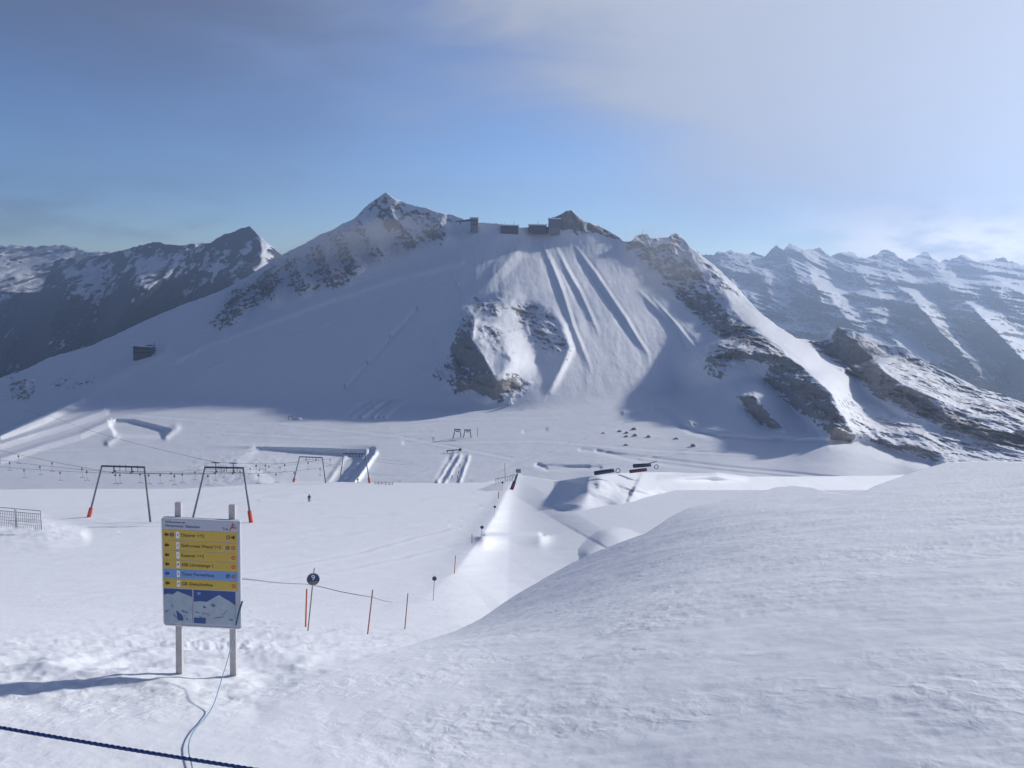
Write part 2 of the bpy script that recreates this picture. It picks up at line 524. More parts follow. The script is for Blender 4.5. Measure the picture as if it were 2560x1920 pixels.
def shelf_base(px, py):
    nrm = np.array((0.30, -0.06, 0.95))
    Y = (nrm @ W(1600, 1196, 226)) / np.minimum(ray(px, py) @ nrm, -0.12)
    s = sdist(px, py, WALL)[0]
    w = np.clip((60 - s) / 240, 0, 1) + np.clip((1470 - px) / 180, 0, 1) + np.clip((py - 1262) / 75, 0, 1)
    w = np.clip(w, 0, 1)
    w = w * w * (3 - 2 * w)
    return Y * (1 - w) + Yfield(PISTE, px, py) * 1.02 * w


def shelf_height(px, py, P, Y):
    h = np.zeros(px.shape)
    h += ridge(px, py, [(1500, 1212), (1590, 1222), (1700, 1238), (1790, 1255)], 1.0, 9, 12) * (0.8 + 1.2 * fbm(P, 9, 3))
    h += ridge(px, py, [(1640, 1196), (1690, 1193), (1790, 1189), (1870, 1199)], [0, 1.0, 1.6, 0], 8, 8)
    h += ridge(px, py, [(1560, 1270), (1530, 1330), (1480, 1385)], 1.5, 30, 60)
    h += 0.7 * fbm(P, 11, 4) * inside(px, py, [(1440, 1205), (1850, 1240), (1780, 1270), (1500, 1330)], 25)
    return h + 0.35 * fbm(P, 22, 3)


SHELF = terrain('snow_ridge', np.arange(1300, 2980, 4.0), SHELF_TOP, [(1300, 1420), (2980, 1420)], 110, shelf_base, shelf_height, None, M_SNOW, back=(0.5, 0.45, 12), kmax=6, label='sunlit snow ridge beyond the trench', jitter=1.5)

# ---- wind-packed bank on the right
BANK_TOP = [(640, 1790), (760, 1722), (880, 1668), (1000, 1620), (1080, 1597), (1140, 1577), (1200, 1548), (1280, 1493), (1350, 1452), (1430, 1407), (1498, 1376), (1555, 1354), (1617, 1332), (1675, 1293), (1725, 1268), (1770, 1260), (1816, 1250), (1870, 1238),
            (1942, 1218), (1986, 1214), (2033, 1219), (2069, 1231), (2123, 1237), (2159, 1231), (2185, 1216), (2240, 1196), (2303, 1174), (2361, 1157), (2465, 1152), (2560, 1156), (2980, 1150)]


def bank_base(px, py):
    """a bank tilted down to the left whose left shoulder runs out into the piste"""
    d = ray(px, py)
    lo, hi = np.full(px.shape, 1.0), np.full(px.shape, 120.0)

    def lse(a, b, w):
        m = np.maximum(a / w, b / w)
        return (m + np.log(np.exp(a / w - m) + np.exp(b / w - m))) * w
    for _ in range(36):
        m = (lo + hi) / 2
        X = m * d[..., 0]
        zp = np.interp(m, SLOPE_Y, SLOPE_Z) + np.where(X > 0, 0.09, 0.025) * X * np.clip((m - 10) / 40, 0, 1)
        flat = -2.0 - 0.258 * m + 0.13 * X
        edge = zp + 0.40 * (X - np.interp(m, [3, 6, 8, 11, 14.5, 22, 36, 60], [-1.6, -2.0, -2.4, -2.5, -3.2, -4.5, -7.0, -12.0])) - 0.95
        z = lse(zp, -lse(-flat, -edge, 0.4), np.clip(0.04 * m, 0.15, 0.4)) - 0.04
        up = m * d[..., 2] > z
        lo, hi = np.where(up, m, lo), np.where(up, hi, m)
    return (lo + hi) / 2


def bank_height(px, py, P, Y):
    h = 0.10 * fbm(P, 7, 3)
    ramp = np.clip((px - 900) / 300, 0.0, 1)
    crest = np.clip((py - np.interp(px, [p[0] for p in BANK_TOP], [p[1] for p in BANK_TOP])) / 60, 0, 1)
    patch = np.clip(0.5 + 1.6 * fbm(P, 3.5, 3), 0.1, 1.3)
    z = 0.009 * patch * fbm(P * [0.9, 1.1, 1], 0.24, 3, 0.55, True) + 0.02 * fbm(P * [0.8, 1.3, 1], 0.7, 3) + 0.06 * fbm(P * [0.8, 1.3, 1], 2.2, 4) * np.clip(Y / 12, 0.3, 1.3)
    z += 0.05 * (1 - crest) * fbm(P, 1.2, 4)
    # faint ski tracks down the bank
    for a, b in (((1800, 1430), (1330, 1640)), ((1790, 1445), (1350, 1668)), ((1650, 1560), (1190, 1760))):
        z -= ridge(px, py, [a, b], [0, 0.009, 0.012, 0.008, 0], 6) * (Y / 15)
    return h * ramp, z * ramp * crest ** 0.5 - 0.4 * np.clip(1 - (px - 640) / 70, 0, 1)


BANK = terrain('snow_bank', np.arange(640, 2980, 4.0), BANK_TOP, [(640, 2010), (2980, 2010)], 300, bank_base, bank_height, None, M_SNOW, back=(0.30, 1.6, 12), kmax=6,
               label='wind-packed snow bank rising on the right', jitter=1.2, rowpow=1.2)

# ---- glacier basin and the mountain behind it
PL, PLA = (-0.27, -0.38, 0.89), (1000, 984, 958)
PC, PCA = (0.105, -0.352, 0.93), (1400, 1000, 885)
FLOOR, FLA = (-0.08, 0.0, 1.0), (1200, 1100, 735)


def plane_inv(nrm, anchor, px, py):
    nrm = np.array(nrm, float)
    return 1000.0 * (ray(px, py) @ nrm) / float(nrm @ W(*anchor))


def soft(a, b, k):
    m = np.maximum(a * np.sign(k), b * np.sign(k)) * np.sign(k)
    return m + np.log(np.exp(k * (a - m)) + np.exp(k * (b - m))) / k


def planes(px, py):
    """valley floor, shaded glacier slope, groomed slope and the side valley, met in rounded creases (1000 / distance)"""
    slope = soft(plane_inv(PL, PLA, px, py), plane_inv(PC, PCA, px, py), -70)
    v = soft(plane_inv(FLOOR, FLA, px, py), slope, 90)
    # beyond the brink on the left only the shaded slope across the side valley is seen
    s = np.interp(px, [-420, 0, 300, 345], [1276, 1086, 950, 925]) - py
    w = np.clip(s / 9 + 0.5, 0, 1) * (px < 345)
    w = w * w * (3 - 2 * w)
    return np.maximum(v * (1 - w) + slope * w, 0.3)


class Mountain(TPS):
    """the planes, plus a smooth correction through the control points"""
    def __init__(s, pts, zero):
        p = np.array(pts, float)
        r = 1000.0 / p[:, 2] - planes(p[:, 0], p[:, 1])
        xy = np.concatenate([p[:, :2], np.array(zero, float)])
        r = np.concatenate([r, np.zeros(len(zero))])
        s.c = xy / 1000
        n = len(xy)
        A = np.zeros((n + 3, n + 3))
        A[:n, :n] = s.k(s.c[:, None] - s.c[None]) + 3e-4 * np.eye(n)
        A[:n, n] = 1
        A[:n, n + 1:] = s.c
        A[n:, :n] = A[:n, n:].T
        s.w = np.linalg.solve(A, np.concatenate([r, np.zeros(3)]))

    def __call__(s, px, py):
        n = len(s.c)
        q = np.stack([px.ravel(), py.ravel()], -1) / 1000
        o = np.empty(len(q))
        for i in range(0, len(q), 40000):
            b = q[i:i + 40000]
            o[i:i + 40000] = s.k(b[:, None] - s.c[None]) @ s.w[:n] + s.w[n] + b @ s.w[n + 1:]
        return 1000.0 / np.maximum(o.reshape(px.shape) + planes(px, py), 0.3)


mt = []
mzero = [(x, y) for x in (-400, -150, 100, 350, 600, 850, 1100, 1350, 1600) for y in (1260, 1190, 1120, 1060)] + [(1800, 1250), (1800, 1190), (1800, 1120), (2000, 1250), (2000, 1180)]
mzero += [(-400, 1000), (-200, 1000), (0, 960), (0, 1010), (120, 910), (120, 980), (230, 870), (230, 950), (340, 820), (340, 920), (340, 1000), (440, 780), (450, 860), (450, 960), (560, 850), (560, 940), (560, 1010), (680, 800), (680, 900), (680, 1000), (800, 760), (800, 850), (800, 940), (800, 1015),
          (920, 730), (920, 820), (920, 910), (920, 1000), (1040, 670), (1040, 760), (1040, 850), (1040, 940), (1140, 640), (1160, 720), (1160, 1000), (1250, 620), (1260, 700), (1280, 1005), (1330, 600), (1350, 660), (1400, 730), (1420, 640), (1460, 800), (1480, 900), (1500, 700), (1540, 780), (1560, 880), (1560, 960), (1420, 980), (1620, 740), (1640, 820), (1660, 880), (1640, 950), (1700, 960)]
mt += [(620, 695, 1480), (560, 770, 1385), (708, 635, 1500), (763, 610, 1500), (853, 563, 1490), (915, 516, 1490), (965, 482, 1480), (1016, 509, 1450), (1070, 523, 1430), (1135, 539, 1400), (1197, 556, 1350),
       (1000, 590, 1400), (880, 640, 1385), (960, 540, 1440), (1060, 570, 1390)]
mt += [(1305, 566, 1330), (1424, 525, 1345), (1536, 588, 1330), (1592, 595, 1310), (1703, 590, 1320), (1660, 650, 1264), (1735, 640, 1264), (1775, 690, 1208), (1815, 740, 1142), (1850, 790, 1082), (1780, 830, 1048), (1780, 905, 885),
       (1890, 830, 970), (1950, 870, 910), (1900, 930, 830), (2000, 910, 860), (2045, 950, 800), (2000, 1010, 750), (1850, 1000, 770), (1950, 1085, 690), (2075, 975, 770), (2095, 1010, 735), (2120, 1050, 695), (2140, 1095, 650), (1836, 711, 1200), (1898, 780, 1112), (1941, 813, 1060), (1992, 846, 1000), (1786, 664, 1252)]
mt += [(2013, 847, 1010), (2093, 816, 1010), (2212, 858, 950), (2310, 905, 900), (2447, 970, 830), (2560, 1007, 790), (2900, 1120, 690), (2060, 900, 930), (2130, 960, 860), (2200, 1000, 800), (2350, 1060, 720), (2560, 1110, 660), (2140, 870, 945), (2220, 940, 870), (2400, 1010, 790), (2150, 1030, 740), (2300, 1110, 640), (2560, 1180, 570), (2900, 1250, 520), (2250, 1150, 610)]
SKYLINE = [(-420, 1010), (0, 945), (60, 925), (119, 896), (231, 863), (362, 802), (450, 764), (520, 739), (560, 724), (590, 706), (620, 690), (660, 664), (690, 648), (708, 636), (735, 622), (763, 609), (802, 585), (828, 576), (853, 562), (886, 547), (915, 516), (930, 504), (947, 493), (965, 481), (983, 494), (1016, 508), (1070, 522), (1100, 531), (1135, 539), (1160, 548), (1197, 556), (1244, 559), (1305, 568), (1370, 567),
           (1376, 546), (1392, 541), (1405, 535), (1415, 527), (1431, 525), (1443, 539), (1460, 553), (1500, 566), (1536, 585), (1562, 604), (1580, 602), (1590, 589), (1606, 586), (1619, 584), (1625, 596), (1670, 594), (1680, 586), (1690, 582), (1703, 589), (1724, 616), (1750, 635), (1786, 663), (1836, 711), (1869, 748), (1898, 780), (1941, 813), (1990, 845), (2013, 848), (2045, 854), (2064, 843), (2080, 824), (2095, 816), (2129, 824), (2158, 840), (2212, 858), (2274, 880), (2310, 905), (2375, 934), (2447, 970), (2501, 985), (2560, 1007), (2980, 1130)]

RUN_A = [(1355, 612), (1381, 668), (1406, 733), (1431, 816), (1453, 870), (1472, 915), (1480, 950)]
RUN_B = [(1388, 619), (1417, 675), (1446, 726), (1480, 800), (1500, 850)]
RUN_C = [(1439, 619), (1486, 682), (1518, 730), (1562, 795), (1594, 849), (1618, 885), (1620, 925)]
RUN_D = [(1594, 726), (1652, 784), (1688, 834), (1705, 876)]
RUN_E = [(1627, 746), (1681, 802), (1724, 856), (1752, 890)]
RUN_F = [(1305, 612), (1254, 668), (1198, 730)]
RUN_G = [(1330, 755), (1380, 775), (1408, 815), (1424, 870), (1412, 900), (1374, 975)]
KNOB = [(1170, 766), (1188, 800), (1180, 850), (1205, 885), (1232, 935), (1262, 985)]
CREST = [(1703, 590), (1722, 622), (1740, 655), (1775, 700), (1808, 742), (1846, 792), (1890, 836), (1950, 876), (2000, 915), (2045, 952), (2075, 980), (2097, 1018), (2120, 1058), (2142, 1100)]
RIGHTC = [(2093, 815), (2130, 850), (2180, 892), (2215, 935), (2270, 968), (2370, 1010), (2480, 1050), (2600, 1085)]


def mount_height(px, py, P, Y):
    h = np.zeros(px.shape)
    wb = 5 * fbm(P, 30, 3)
    # groomed runs: each strip tilts to the right and ends in a berm
    for L, a, wr in ((RUN_A, 2.6, 40), (RUN_B, 2.3, 60), (RUN_C, 3.6, 85), (RUN_D, 1.6, 34), (RUN_E, 2.6, 60)):
        h += spur(px, py, L, [0, a, a, a * 0.8, a * 0.4, 0], 15, wr)
        h -= ridge(px + 15, py, L, [0, a * 0.22, a * 0.25, a * 0.2, 0], 8)
        h += ridge(px - 2, py, L, [0.4, 1.0, 1.0, 0.8, 0], 3.5)
        h -= ridge(px - 12, py, L, [0.2, 0.5, 0.5, 0.4, 0], 3.0)
    h += spur(px, py, RUN_F, [2.5, 3.5, 1.5], 26, 26)
    h += ridge(px, py, RUN_G, [0, 2, 5, 6, 5, 2], 14, 10)
    h += spur(px, py, KNOB, [2, 24, 29, 31, 22, 0], 60, 145)
    h -= ridge(px, py, [(1300, 800), (1320, 860), (1345, 900)], 8, 32)
    h += ridge(px, py, [(1275, 900), (1250, 960)], 6, 26)
    h += spur(px, py, [(1160, 800), (1130, 870), (1150, 940), (1215, 975)], 7, 40, 40)
    # right ridge: sharp crest, lit on the right
    h += spur(px, py, CREST, [0, 3, 3, 4, 5, 7, 12, 16, 20, 24, 22, 12, 0], 80, 70)
    h += spur(px, py, RIGHTC, [3, 17, 24, 24, 20, 16, 14, 10], 75, 60)
    h += spur(px, py, [(1850, 985), (1885, 990), (1930, 1040), (1970, 1085)], [4, 12, 12, 3], 40, 50)
    h += spur(px, py, [(1955, 968), (2005, 1000), (2040, 1040)], [4, 10, 3], 30, 34)
    h += spur(px, py, [(1750, 890), (1800, 865), (1860, 880)], [3, 10, 5], 40, 22)
    # flutes on the rock ridge at the left of the summit
    for L, a in (([(965, 484), (985, 545), (1030, 590)], 16), ([(915, 518), (935, 570), (950, 625)], 14), ([(853, 566), (872, 610), (890, 660)], 12), ([(802, 588), (815, 640), (835, 690)], 11),
                 ([(740, 622), (745, 670), (765, 715)], 11), ([(690, 652), (680, 700), (690, 745)], 10), ([(620, 700), (600, 745), (590, 790)], 10), ([(1070, 526), (1100, 560), (1120, 590)], 8)):
        h += spur(px, py, L, [2, a, a * 0.8], 34, 30)
    # glacier shoulder and piste edges on the left
    h += ridge(px, py, [(410, 880), (330, 905), (270, 945), (190, 1000), (60, 1065), (-60, 1100)], 4, 16, 22)
    h += ridge(px, py, [(1150, 655), (1000, 690), (800, 755), (640, 815), (520, 858), (440, 900)], 3.0, 16, 10)
    for L, a in (([(260, 1026), (170, 1058), (0, 1110), (-90, 1130)], 4.5), ([(275, 1052), (200, 1085), (110, 1112), (0, 1147)], 4.0), ([(200, 1000), (110, 1045), (0, 1088)], 5.0)):
        h += spur(px, py, L, a, 9, 16)
    h -= inside(px + wb, py, [(272, 1050), (330, 1052), (425, 1076), (405, 1092), (290, 1090)], 6) * 5.0
    h += ridge(px, py, [(440, 1070), (415, 1090)], 2.2, 9, 9) + ridge(px, py, [(290, 1092), (270, 1106)], 2.0, 8, 8)
    h -= inside(px, py, [(640, 1119), (930, 1127), (860, 1215), (690, 1215), (600, 1160)], 14) * 7.0 * np.clip((px - 560) / 300, 0, 1)
    h += ridge(px, py, [(500, 1113), (640, 1116), (800, 1121), (910, 1127)], [0, 1.5, 2, 1], 5)
    h += inside(px, py, [(480, 1135), (720, 1140), (690, 1215), (470, 1215)], 30) * 0.7 * fbm(P, 5, 3)
    for x0, y0, x1, y1, a in ((918, 1130, 850, 1212, 3.6), (938, 1132, 882, 1212, 3.6), (868, 1132, 815, 1212, 1.2)):
        h += spur(px + wb * 0.5, py, [(x0, y0), (x1, y1)], a * (1 + 0.5 * fbm(P, 9, 2)), 9, 9)
    # storage walls of snow at the foot of the slope
    for x0, x1, w in ((935, 879, 1.0), (956, 905, 1.25), (982, 934, 1.2), (993, 950, 1.0), (1004, 962, 0.8)):
        h += spur(px + wb * 0.4, py, [(x0, 1004), (x1, 1041)], 3.6 * w * (1 + 0.4 * fbm(P, 8, 2)), 7, 7)
    h -= inside(px, py, [(905, 1006), (938, 1004), (884, 1040), (866, 1040)], 7) * 2.2
    # lane of snow walls in the middle of the basin
    for x0, y0, x1, y1 in ((1135, 1135, 1095, 1205), (1150, 1140, 1112, 1208), (1172, 1140, 1150, 1205)):
        h += spur(px + wb * 0.6, py, [(x0, y0), (x1, y1)], 1.3 * (1 + 0.8 * fbm(P, 9, 2)), 7, 7)
    h -= ridge(px, py, [(1128, 1150), (1104, 1195)], 1.2, 10)
    # winding road cut and parallel tracks on the right of the basin
    h += spur(px, py, [(1650, 1012), (1725, 1054)], 4, 16, 22)
    h -= ridge(px, py, [(1680, 1056), (1730, 1078), (1800, 1092), (1900, 1100), (2050, 1103), (2120, 1104)], [1, 3, 3, 2.5, 2, 2], 7)
    h += ridge(px, py, [(1560, 1030), (1620, 1024), (1650, 1014)], 2.0, 6)
    h -= ridge(px, py, [(2090, 1100), (2200, 1120), (2330, 1160)], 5, 16)
    for y in (0, 10):
        h -= ridge(px, py + 0.3 * wb, [(1452 + 4 * y, 1124 + y * 0.3), (1600, 1142 + y), (1800, 1166 + y), (2100, 1195 + y)], 0.7, 4)
    h -= ridge(px, py, [(1346, 1163), (1370, 1174), (1470, 1168)], 1.2, 4) + ridge(px, py, [(1340, 1164), (1500, 1170)], 0.8, 4)
    h -= ridge(px, py, [(1310, 1080), (1365, 1074)], 1.0, 4) + ridge(px, py, [(1010, 1108), (1080, 1098)], 0.9, 4)
    for L in ([(1120, 690), (900, 775), (700, 850), (500, 930)], [(1190, 640), (1110, 715), (1010, 795)], [(700, 735), (560, 790), (470, 850)], [(1080, 640), (900, 700), (760, 740)], [(820, 800), (740, 880), (690, 960)], [(1000, 720), (940, 800), (900, 880)]):
        h += ridge(px + wb, py, L, 0.7, 3.0) - ridge(px + wb - 4, py + 5, L, 0.6, 3.0)
    for L in ([(260, 1035), (600, 1062), (1000, 1052), (1400, 1046)], [(420, 1190), (760, 1090), (1100, 1060), (1300, 1030)], [(1000, 1200), (1200, 1130), (1420, 1080), (1620, 1030)], [(1100, 1110), (1350, 1105), (1640, 1130), (1900, 1140)], [(560, 1085), (820, 1100), (1080, 1085)],
              [(1250, 1180), (1400, 1120), (1560, 1060)], [(1180, 1200), (1420, 1150), (1700, 1090), (1960, 1075)], [(100, 1130), (330, 1120), (520, 1100)], [(700, 1060), (1000, 1095), (1280, 1150)], [(1500, 1160), (1800, 1120), (2050, 1090)]):
        h += 0.32 * (ridge(px + wb, py + 0.3 * wb, L, 1.0, 2.6) - ridge(px + wb, py + 0.3 * wb + 4, L, 1.0, 2.6))
    # line of the drag lift up the shaded slope
    h -= ridge(px, py, [(1042, 775), (975, 850), (865, 970)], 1.5, 5)
    rk = mount_rock(px, py, P)
    rel = np.clip(rk * 1.6, 0, 1)
    Q = P * [1, 0.6, 1]
    h += rel * (9.0 * (fbm(Q, 50, 6, 0.58, True) - 0.3) + 3.0 * fbm(Q, 14, 4, 0.6))
    h += (1 - rel) * (0.8 * fbm(P, 90, 4) + 0.22 * fbm(P * [0.35, 1, 1], 14, 3) + 0.9 * fbm(P * [1, 0.2, 0.2], 11, 5, 0.62) * np.clip((1010 - py) / 60, 0, 1))
    return h


ROCKS = [([(515, 815), (560, 745), (610, 705), (690, 655), (720, 690), (690, 740), (600, 790), (545, 830)], 0.62),
         ([(690, 655), (760, 612), (850, 565), (900, 545), (930, 620), (880, 690), (830, 720), (740, 735), (690, 735)], 0.50),
         ([(820, 700), (860, 660), (890, 680), (870, 725), (830, 730)], 0.75),
         ([(900, 540), (930, 500), (965, 484), (1010, 510), (1030, 550), (1010, 590), (950, 560)], 0.56),
         ([(1000, 520), (1140, 540), (1120, 590), (1070, 610), (950, 650), (880, 680), (900, 640), (1000, 590)], 0.48),
         ([(1040, 560), (1130, 570), (1100, 610), (1050, 600)], 0.62),
         ([(1376, 575), (1396, 536), (1424, 520), (1450, 550), (1540, 590), (1560, 600), (1500, 578), (1400, 572)], 1.1),
         ([(1540, 590), (1600, 580), (1700, 584), (1740, 660), (1800, 740), (1850, 800), (1890, 850), (1830, 840), (1750, 790), (1650, 700), (1580, 640)], 0.54),
         ([(1640, 690), (1720, 720), (1850, 800), (1960, 880), (1975, 905), (1890, 880), (1800, 845), (1720, 780)], 0.80),
         ([(1735, 620), (1800, 680), (1850, 735), (1800, 720), (1750, 660)], 0.50),
         ([(1800, 850), (1850, 850), (1975, 885), (1985, 905), (1880, 900), (1800, 915), (1770, 890)], 0.60),
         ([(1940, 905), (2010, 920), (2080, 1000), (2125, 1090), (2090, 1090), (2030, 1030), (1950, 1000), (1900, 960)], 0.66),
         ([(1850, 985), (1900, 995), (1960, 1075), (1910, 1075), (1860, 1030)], 0.66),
         ([(1760, 860), (1830, 880), (1820, 940), (1770, 920)], 0.45),
         ([(2010, 845), (2080, 850), (2093, 815), (2150, 845), (2210, 930), (2280, 985), (2400, 1040), (2560, 1090), (2900, 1160), (2900, 1190), (2500, 1110), (2300, 1040), (2180, 970), (2060, 890)], 0.90),
         ([(2093, 815), (2212, 858), (2375, 934), (2560, 1007), (2900, 1115), (2900, 1170), (2560, 1090), (2280, 975)], 0.56),
         ([(2100, 970), (2300, 1060), (2560, 1130), (2560, 1180), (2350, 1150), (2200, 1120), (2130, 1060)], 0.36),
         ([(1170, 762), (1190, 800), (1182, 850), (1215, 900), (1245, 950), (1275, 990), (1200, 985), (1130, 945), (1125, 880), (1150, 820)], 0.68),
         ([(1060, 930), (1120, 890), (1200, 980), (1140, 985)], 0.45),
         ([(1175, 745), (1250, 745), (1270, 775), (1240, 790), (1190, 780)], 0.60),
         ([(1270, 745), (1370, 775), (1420, 850), (1405, 890), (1350, 880), (1300, 820)], 0.52),
         ([(1190, 800), (1260, 810), (1280, 900), (1240, 880), (1200, 860)], 0.44),
         ([(1250, 950), (1330, 955), (1310, 985), (1250, 1000)], 0.55),
         ([(120, 945), (260, 940), (240, 965), (130, 985)], 0.40), ([(20, 940), (110, 950), (60, 1010), (0, 1010)], 0.42)]


def mount_rock(px, py, P):
    r = np.zeros(px.shape)
    wob = 10 * fbm(P, 50, 3)
    for poly, a in ROCKS:
        r = np.maximum(r, (a * 0.95 if a > 0.8 else a * (0.70 if poly[0][0] < 1100 and poly[0][1] < 720 else 0.84)) * inside(px + wob, py + wob, poly, 18))
    return r


MOUNT = terrain('mountain', np.arange(-420, 2980, 2.5), SKYLINE, [(-420, 1290), (0, 1262), (700, 1240), (2980, 1260)], 270, Mountain(mt, mzero), mount_height, mount_rock, M_MOUNT,
                back=(0.7, 0.75, 16), kmax=4, label='snow mountain with groomed glacier slope and rock ridges', jitter=3.5)

# ---- far ranges
farl_ctrl = on_plane((-0.50, -0.46, 0.73), (604, 569, 4400), [(-420, 735), (0, 730), (140, 655), (268, 632), (400, 606), (520, 605), (600, 720), (400, 800), (200, 860), (0, 900), (250, 720), (450, 690), (560, 650), (0, 1050), (-420, 1050), (-420, 900), (400, 1000)])
farl_ctrl += [(622, 567, 4300), (705, 636, 4600), (800, 700, 4700), (700, 800, 4000), (800, 950, 3300)]


def farl_height(px, py, P, Y):
    Q = P * [1, 0.3, 1.3]
    h = 75 * fbm(Q, 900, 6, 0.55, True) + 22 * fbm(Q, 260, 4)
    h += spur(px, py, [(622, 567), (648, 590), (654, 625), (648, 665), (600, 700)], [20, 110, 130, 120, 40], 90, 120)
    h += spur(px, py, [(150, 650), (170, 720), (130, 800), (120, 880)], [30, 200, 200, 100], 80, 90)
    h += spur(px, py, [(340, 630), (340, 700), (300, 780)], [30, 160, 80], 60, 70)
    h += spur(px, py, [(470, 620), (400, 700), (330, 760), (270, 830)], [30, 140, 140, 60], 60, 60)
    return h


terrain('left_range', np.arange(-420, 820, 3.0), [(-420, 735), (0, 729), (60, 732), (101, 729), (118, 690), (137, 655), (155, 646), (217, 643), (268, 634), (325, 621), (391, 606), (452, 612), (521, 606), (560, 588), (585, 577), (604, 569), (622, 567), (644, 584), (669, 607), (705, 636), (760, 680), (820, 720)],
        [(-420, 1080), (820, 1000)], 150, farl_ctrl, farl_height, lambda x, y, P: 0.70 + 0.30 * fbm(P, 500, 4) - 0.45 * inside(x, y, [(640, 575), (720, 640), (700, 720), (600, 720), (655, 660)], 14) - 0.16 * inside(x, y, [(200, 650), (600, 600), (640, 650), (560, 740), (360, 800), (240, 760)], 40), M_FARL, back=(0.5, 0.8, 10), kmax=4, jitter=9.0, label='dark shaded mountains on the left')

fl2_ctrl = [(-420, 615, 8000), (0, 614, 8000), (300, 630, 8000), (500, 640, 8000), (-420, 740, 6300), (0, 740, 6300), (300, 740, 6300), (500, 740, 6300)]
terrain('far_left_range', np.arange(-420, 560, 4.0), [(-420, 622), (-200, 606), (0, 614), (40, 609), (90, 615), (155, 613), (217, 628), (268, 632), (420, 640), (560, 660)], [(-420, 760), (560, 760)], 60, fl2_ctrl,
        lambda x, y, P, Y: 260 * fbm(P * [1, 0.3, 1.3], 1500, 6, 0.55, True), lambda x, y, P: 0.52 + 0.2 * fbm(P, 1500, 3), M_FAR, back=(0.08, 0.8, 8), kmax=4, jitter=12.0, label='hazy snow peaks far off on the left')

farr_ctrl = [(1600, 650, 7600), (1850, 636, 7600), (1977, 622, 7400), (2122, 636, 7600), (2266, 646, 7300), (2411, 650, 7000), (2560, 658, 6600), (2980, 680, 6000), (1700, 760, 6000), (1850, 830, 5000), (2000, 860, 4600), (2000, 740, 5800), (2200, 760, 5300), (2200, 880, 4100), (2400, 780, 4800), (2400, 950, 3500), (2560, 830, 4100), (2560, 1020, 3100), (2980, 900, 3600), (2980, 1100, 2800), (1600, 900, 4600), (1900, 1000, 3700)]


FAR_SPURS = [([(2160, 770), (2230, 850), (2330, 920), (2430, 960)], 150), ([(2225, 690), (2290, 760), (2350, 830), (2420, 900), (2470, 960)], 260), ([(2370, 720), (2430, 770), (2480, 820), (2560, 900)], 200),
             ([(2010, 640), (2025, 690), (2060, 760)], 150), ([(2290, 665), (2360, 700), (2420, 730)], 120), ([(2460, 680), (2510, 710), (2600, 760)], 170), ([(1900, 700), (1925, 745), (1990, 800)], 120),
             ([(2120, 650), (2190, 730), (2220, 790)], 150), ([(2520, 870), (2570, 910), (2640, 960)], 180), ([(1800, 660), (1835, 715), (1890, 790)], 120), ([(2060, 720), (2120, 800), (2190, 880)], 130), ([(2420, 650), (2450, 690), (2530, 780)], 120), ([(1960, 625), (1975, 660), (2005, 720)], 110)]


def farr_height(px, py, P, Y):
    Q = np.stack([P[..., 0] + 0.9 * P[..., 2], 0.25 * P[..., 1], 0.14 * P[..., 2]], -1)
    wob = 14 * fbm(P * [1, 0.3, 1], 300, 4)
    h = 120 * fbm(Q, 600, 7, 0.6, True) + 35 * fbm(Q, 160, 4, 0.6)
    for L, a in FAR_SPURS:
        h += spur(px + wob, py, L, [a * 0.5, a * 1.1, a * 1.1, a * 0.6], 60, 48)
    return h


def farr_rock(px, py, P):
    wob = 14 * fbm(P * [1, 0.3, 1], 300, 4)
    r = 0.50 + 0.22 * fbm(np.stack([P[..., 0] + 0.9 * P[..., 2], 0.2 * P[..., 1], 0.12 * P[..., 2]], -1), 420, 4)
    for L, a in FAR_SPURS:
        s = sdist(px + wob, py, L)[0]
        r -= 0.20 * np.exp(-((s - 16) / 15) ** 2)
    return r


terrain('right_range', np.arange(1600, 2980, 3.0), [(1600, 650), (1700, 646), (1740, 630), (1782, 642), (1820, 624), (1850, 637), (1900, 641), (1940, 620), (1962, 626), (1977, 610), (2010, 632), (2049, 622), (2085, 640), (2122, 624), (2165, 646), (2210, 630), (2240, 640), (2266, 654), (2310, 634), (2350, 652), (2411, 638), (2450, 662), (2500, 644), (2556, 664), (2700, 640), (2980, 690)],
        [(1600, 940), (2100, 960), (2980, 1180)], 190, farr_ctrl, farr_height, farr_rock, M_FAR, back=(0.12, 0.9, 10), kmax=4, jitter=20.0, label='hazy range of snow peaks on the right')


def sheet(name, z, r, mat, label):
    me = bpy.data.meshes.new(name)
    k = 48
    vs = [(0, 0, z)] + [(r * math.cos(2 * math.pi * i / k), r * math.sin(2 * math.pi * i / k), z) for i in range(k)]
    me.from_pydata(vs, [], [(0, 1 + i, 1 + (i + 1) % k) for i in range(k)])
    me.materials.append(mat)
    o = bpy.data.objects.new(name, me)
    COL.objects.link(o)
    o['kind'] = 'structure'
    o['label'] = label
    return o


sheet('valley_ground', -1250.0, 8900.0, M_FARL, 'valley ground far below the ranges')


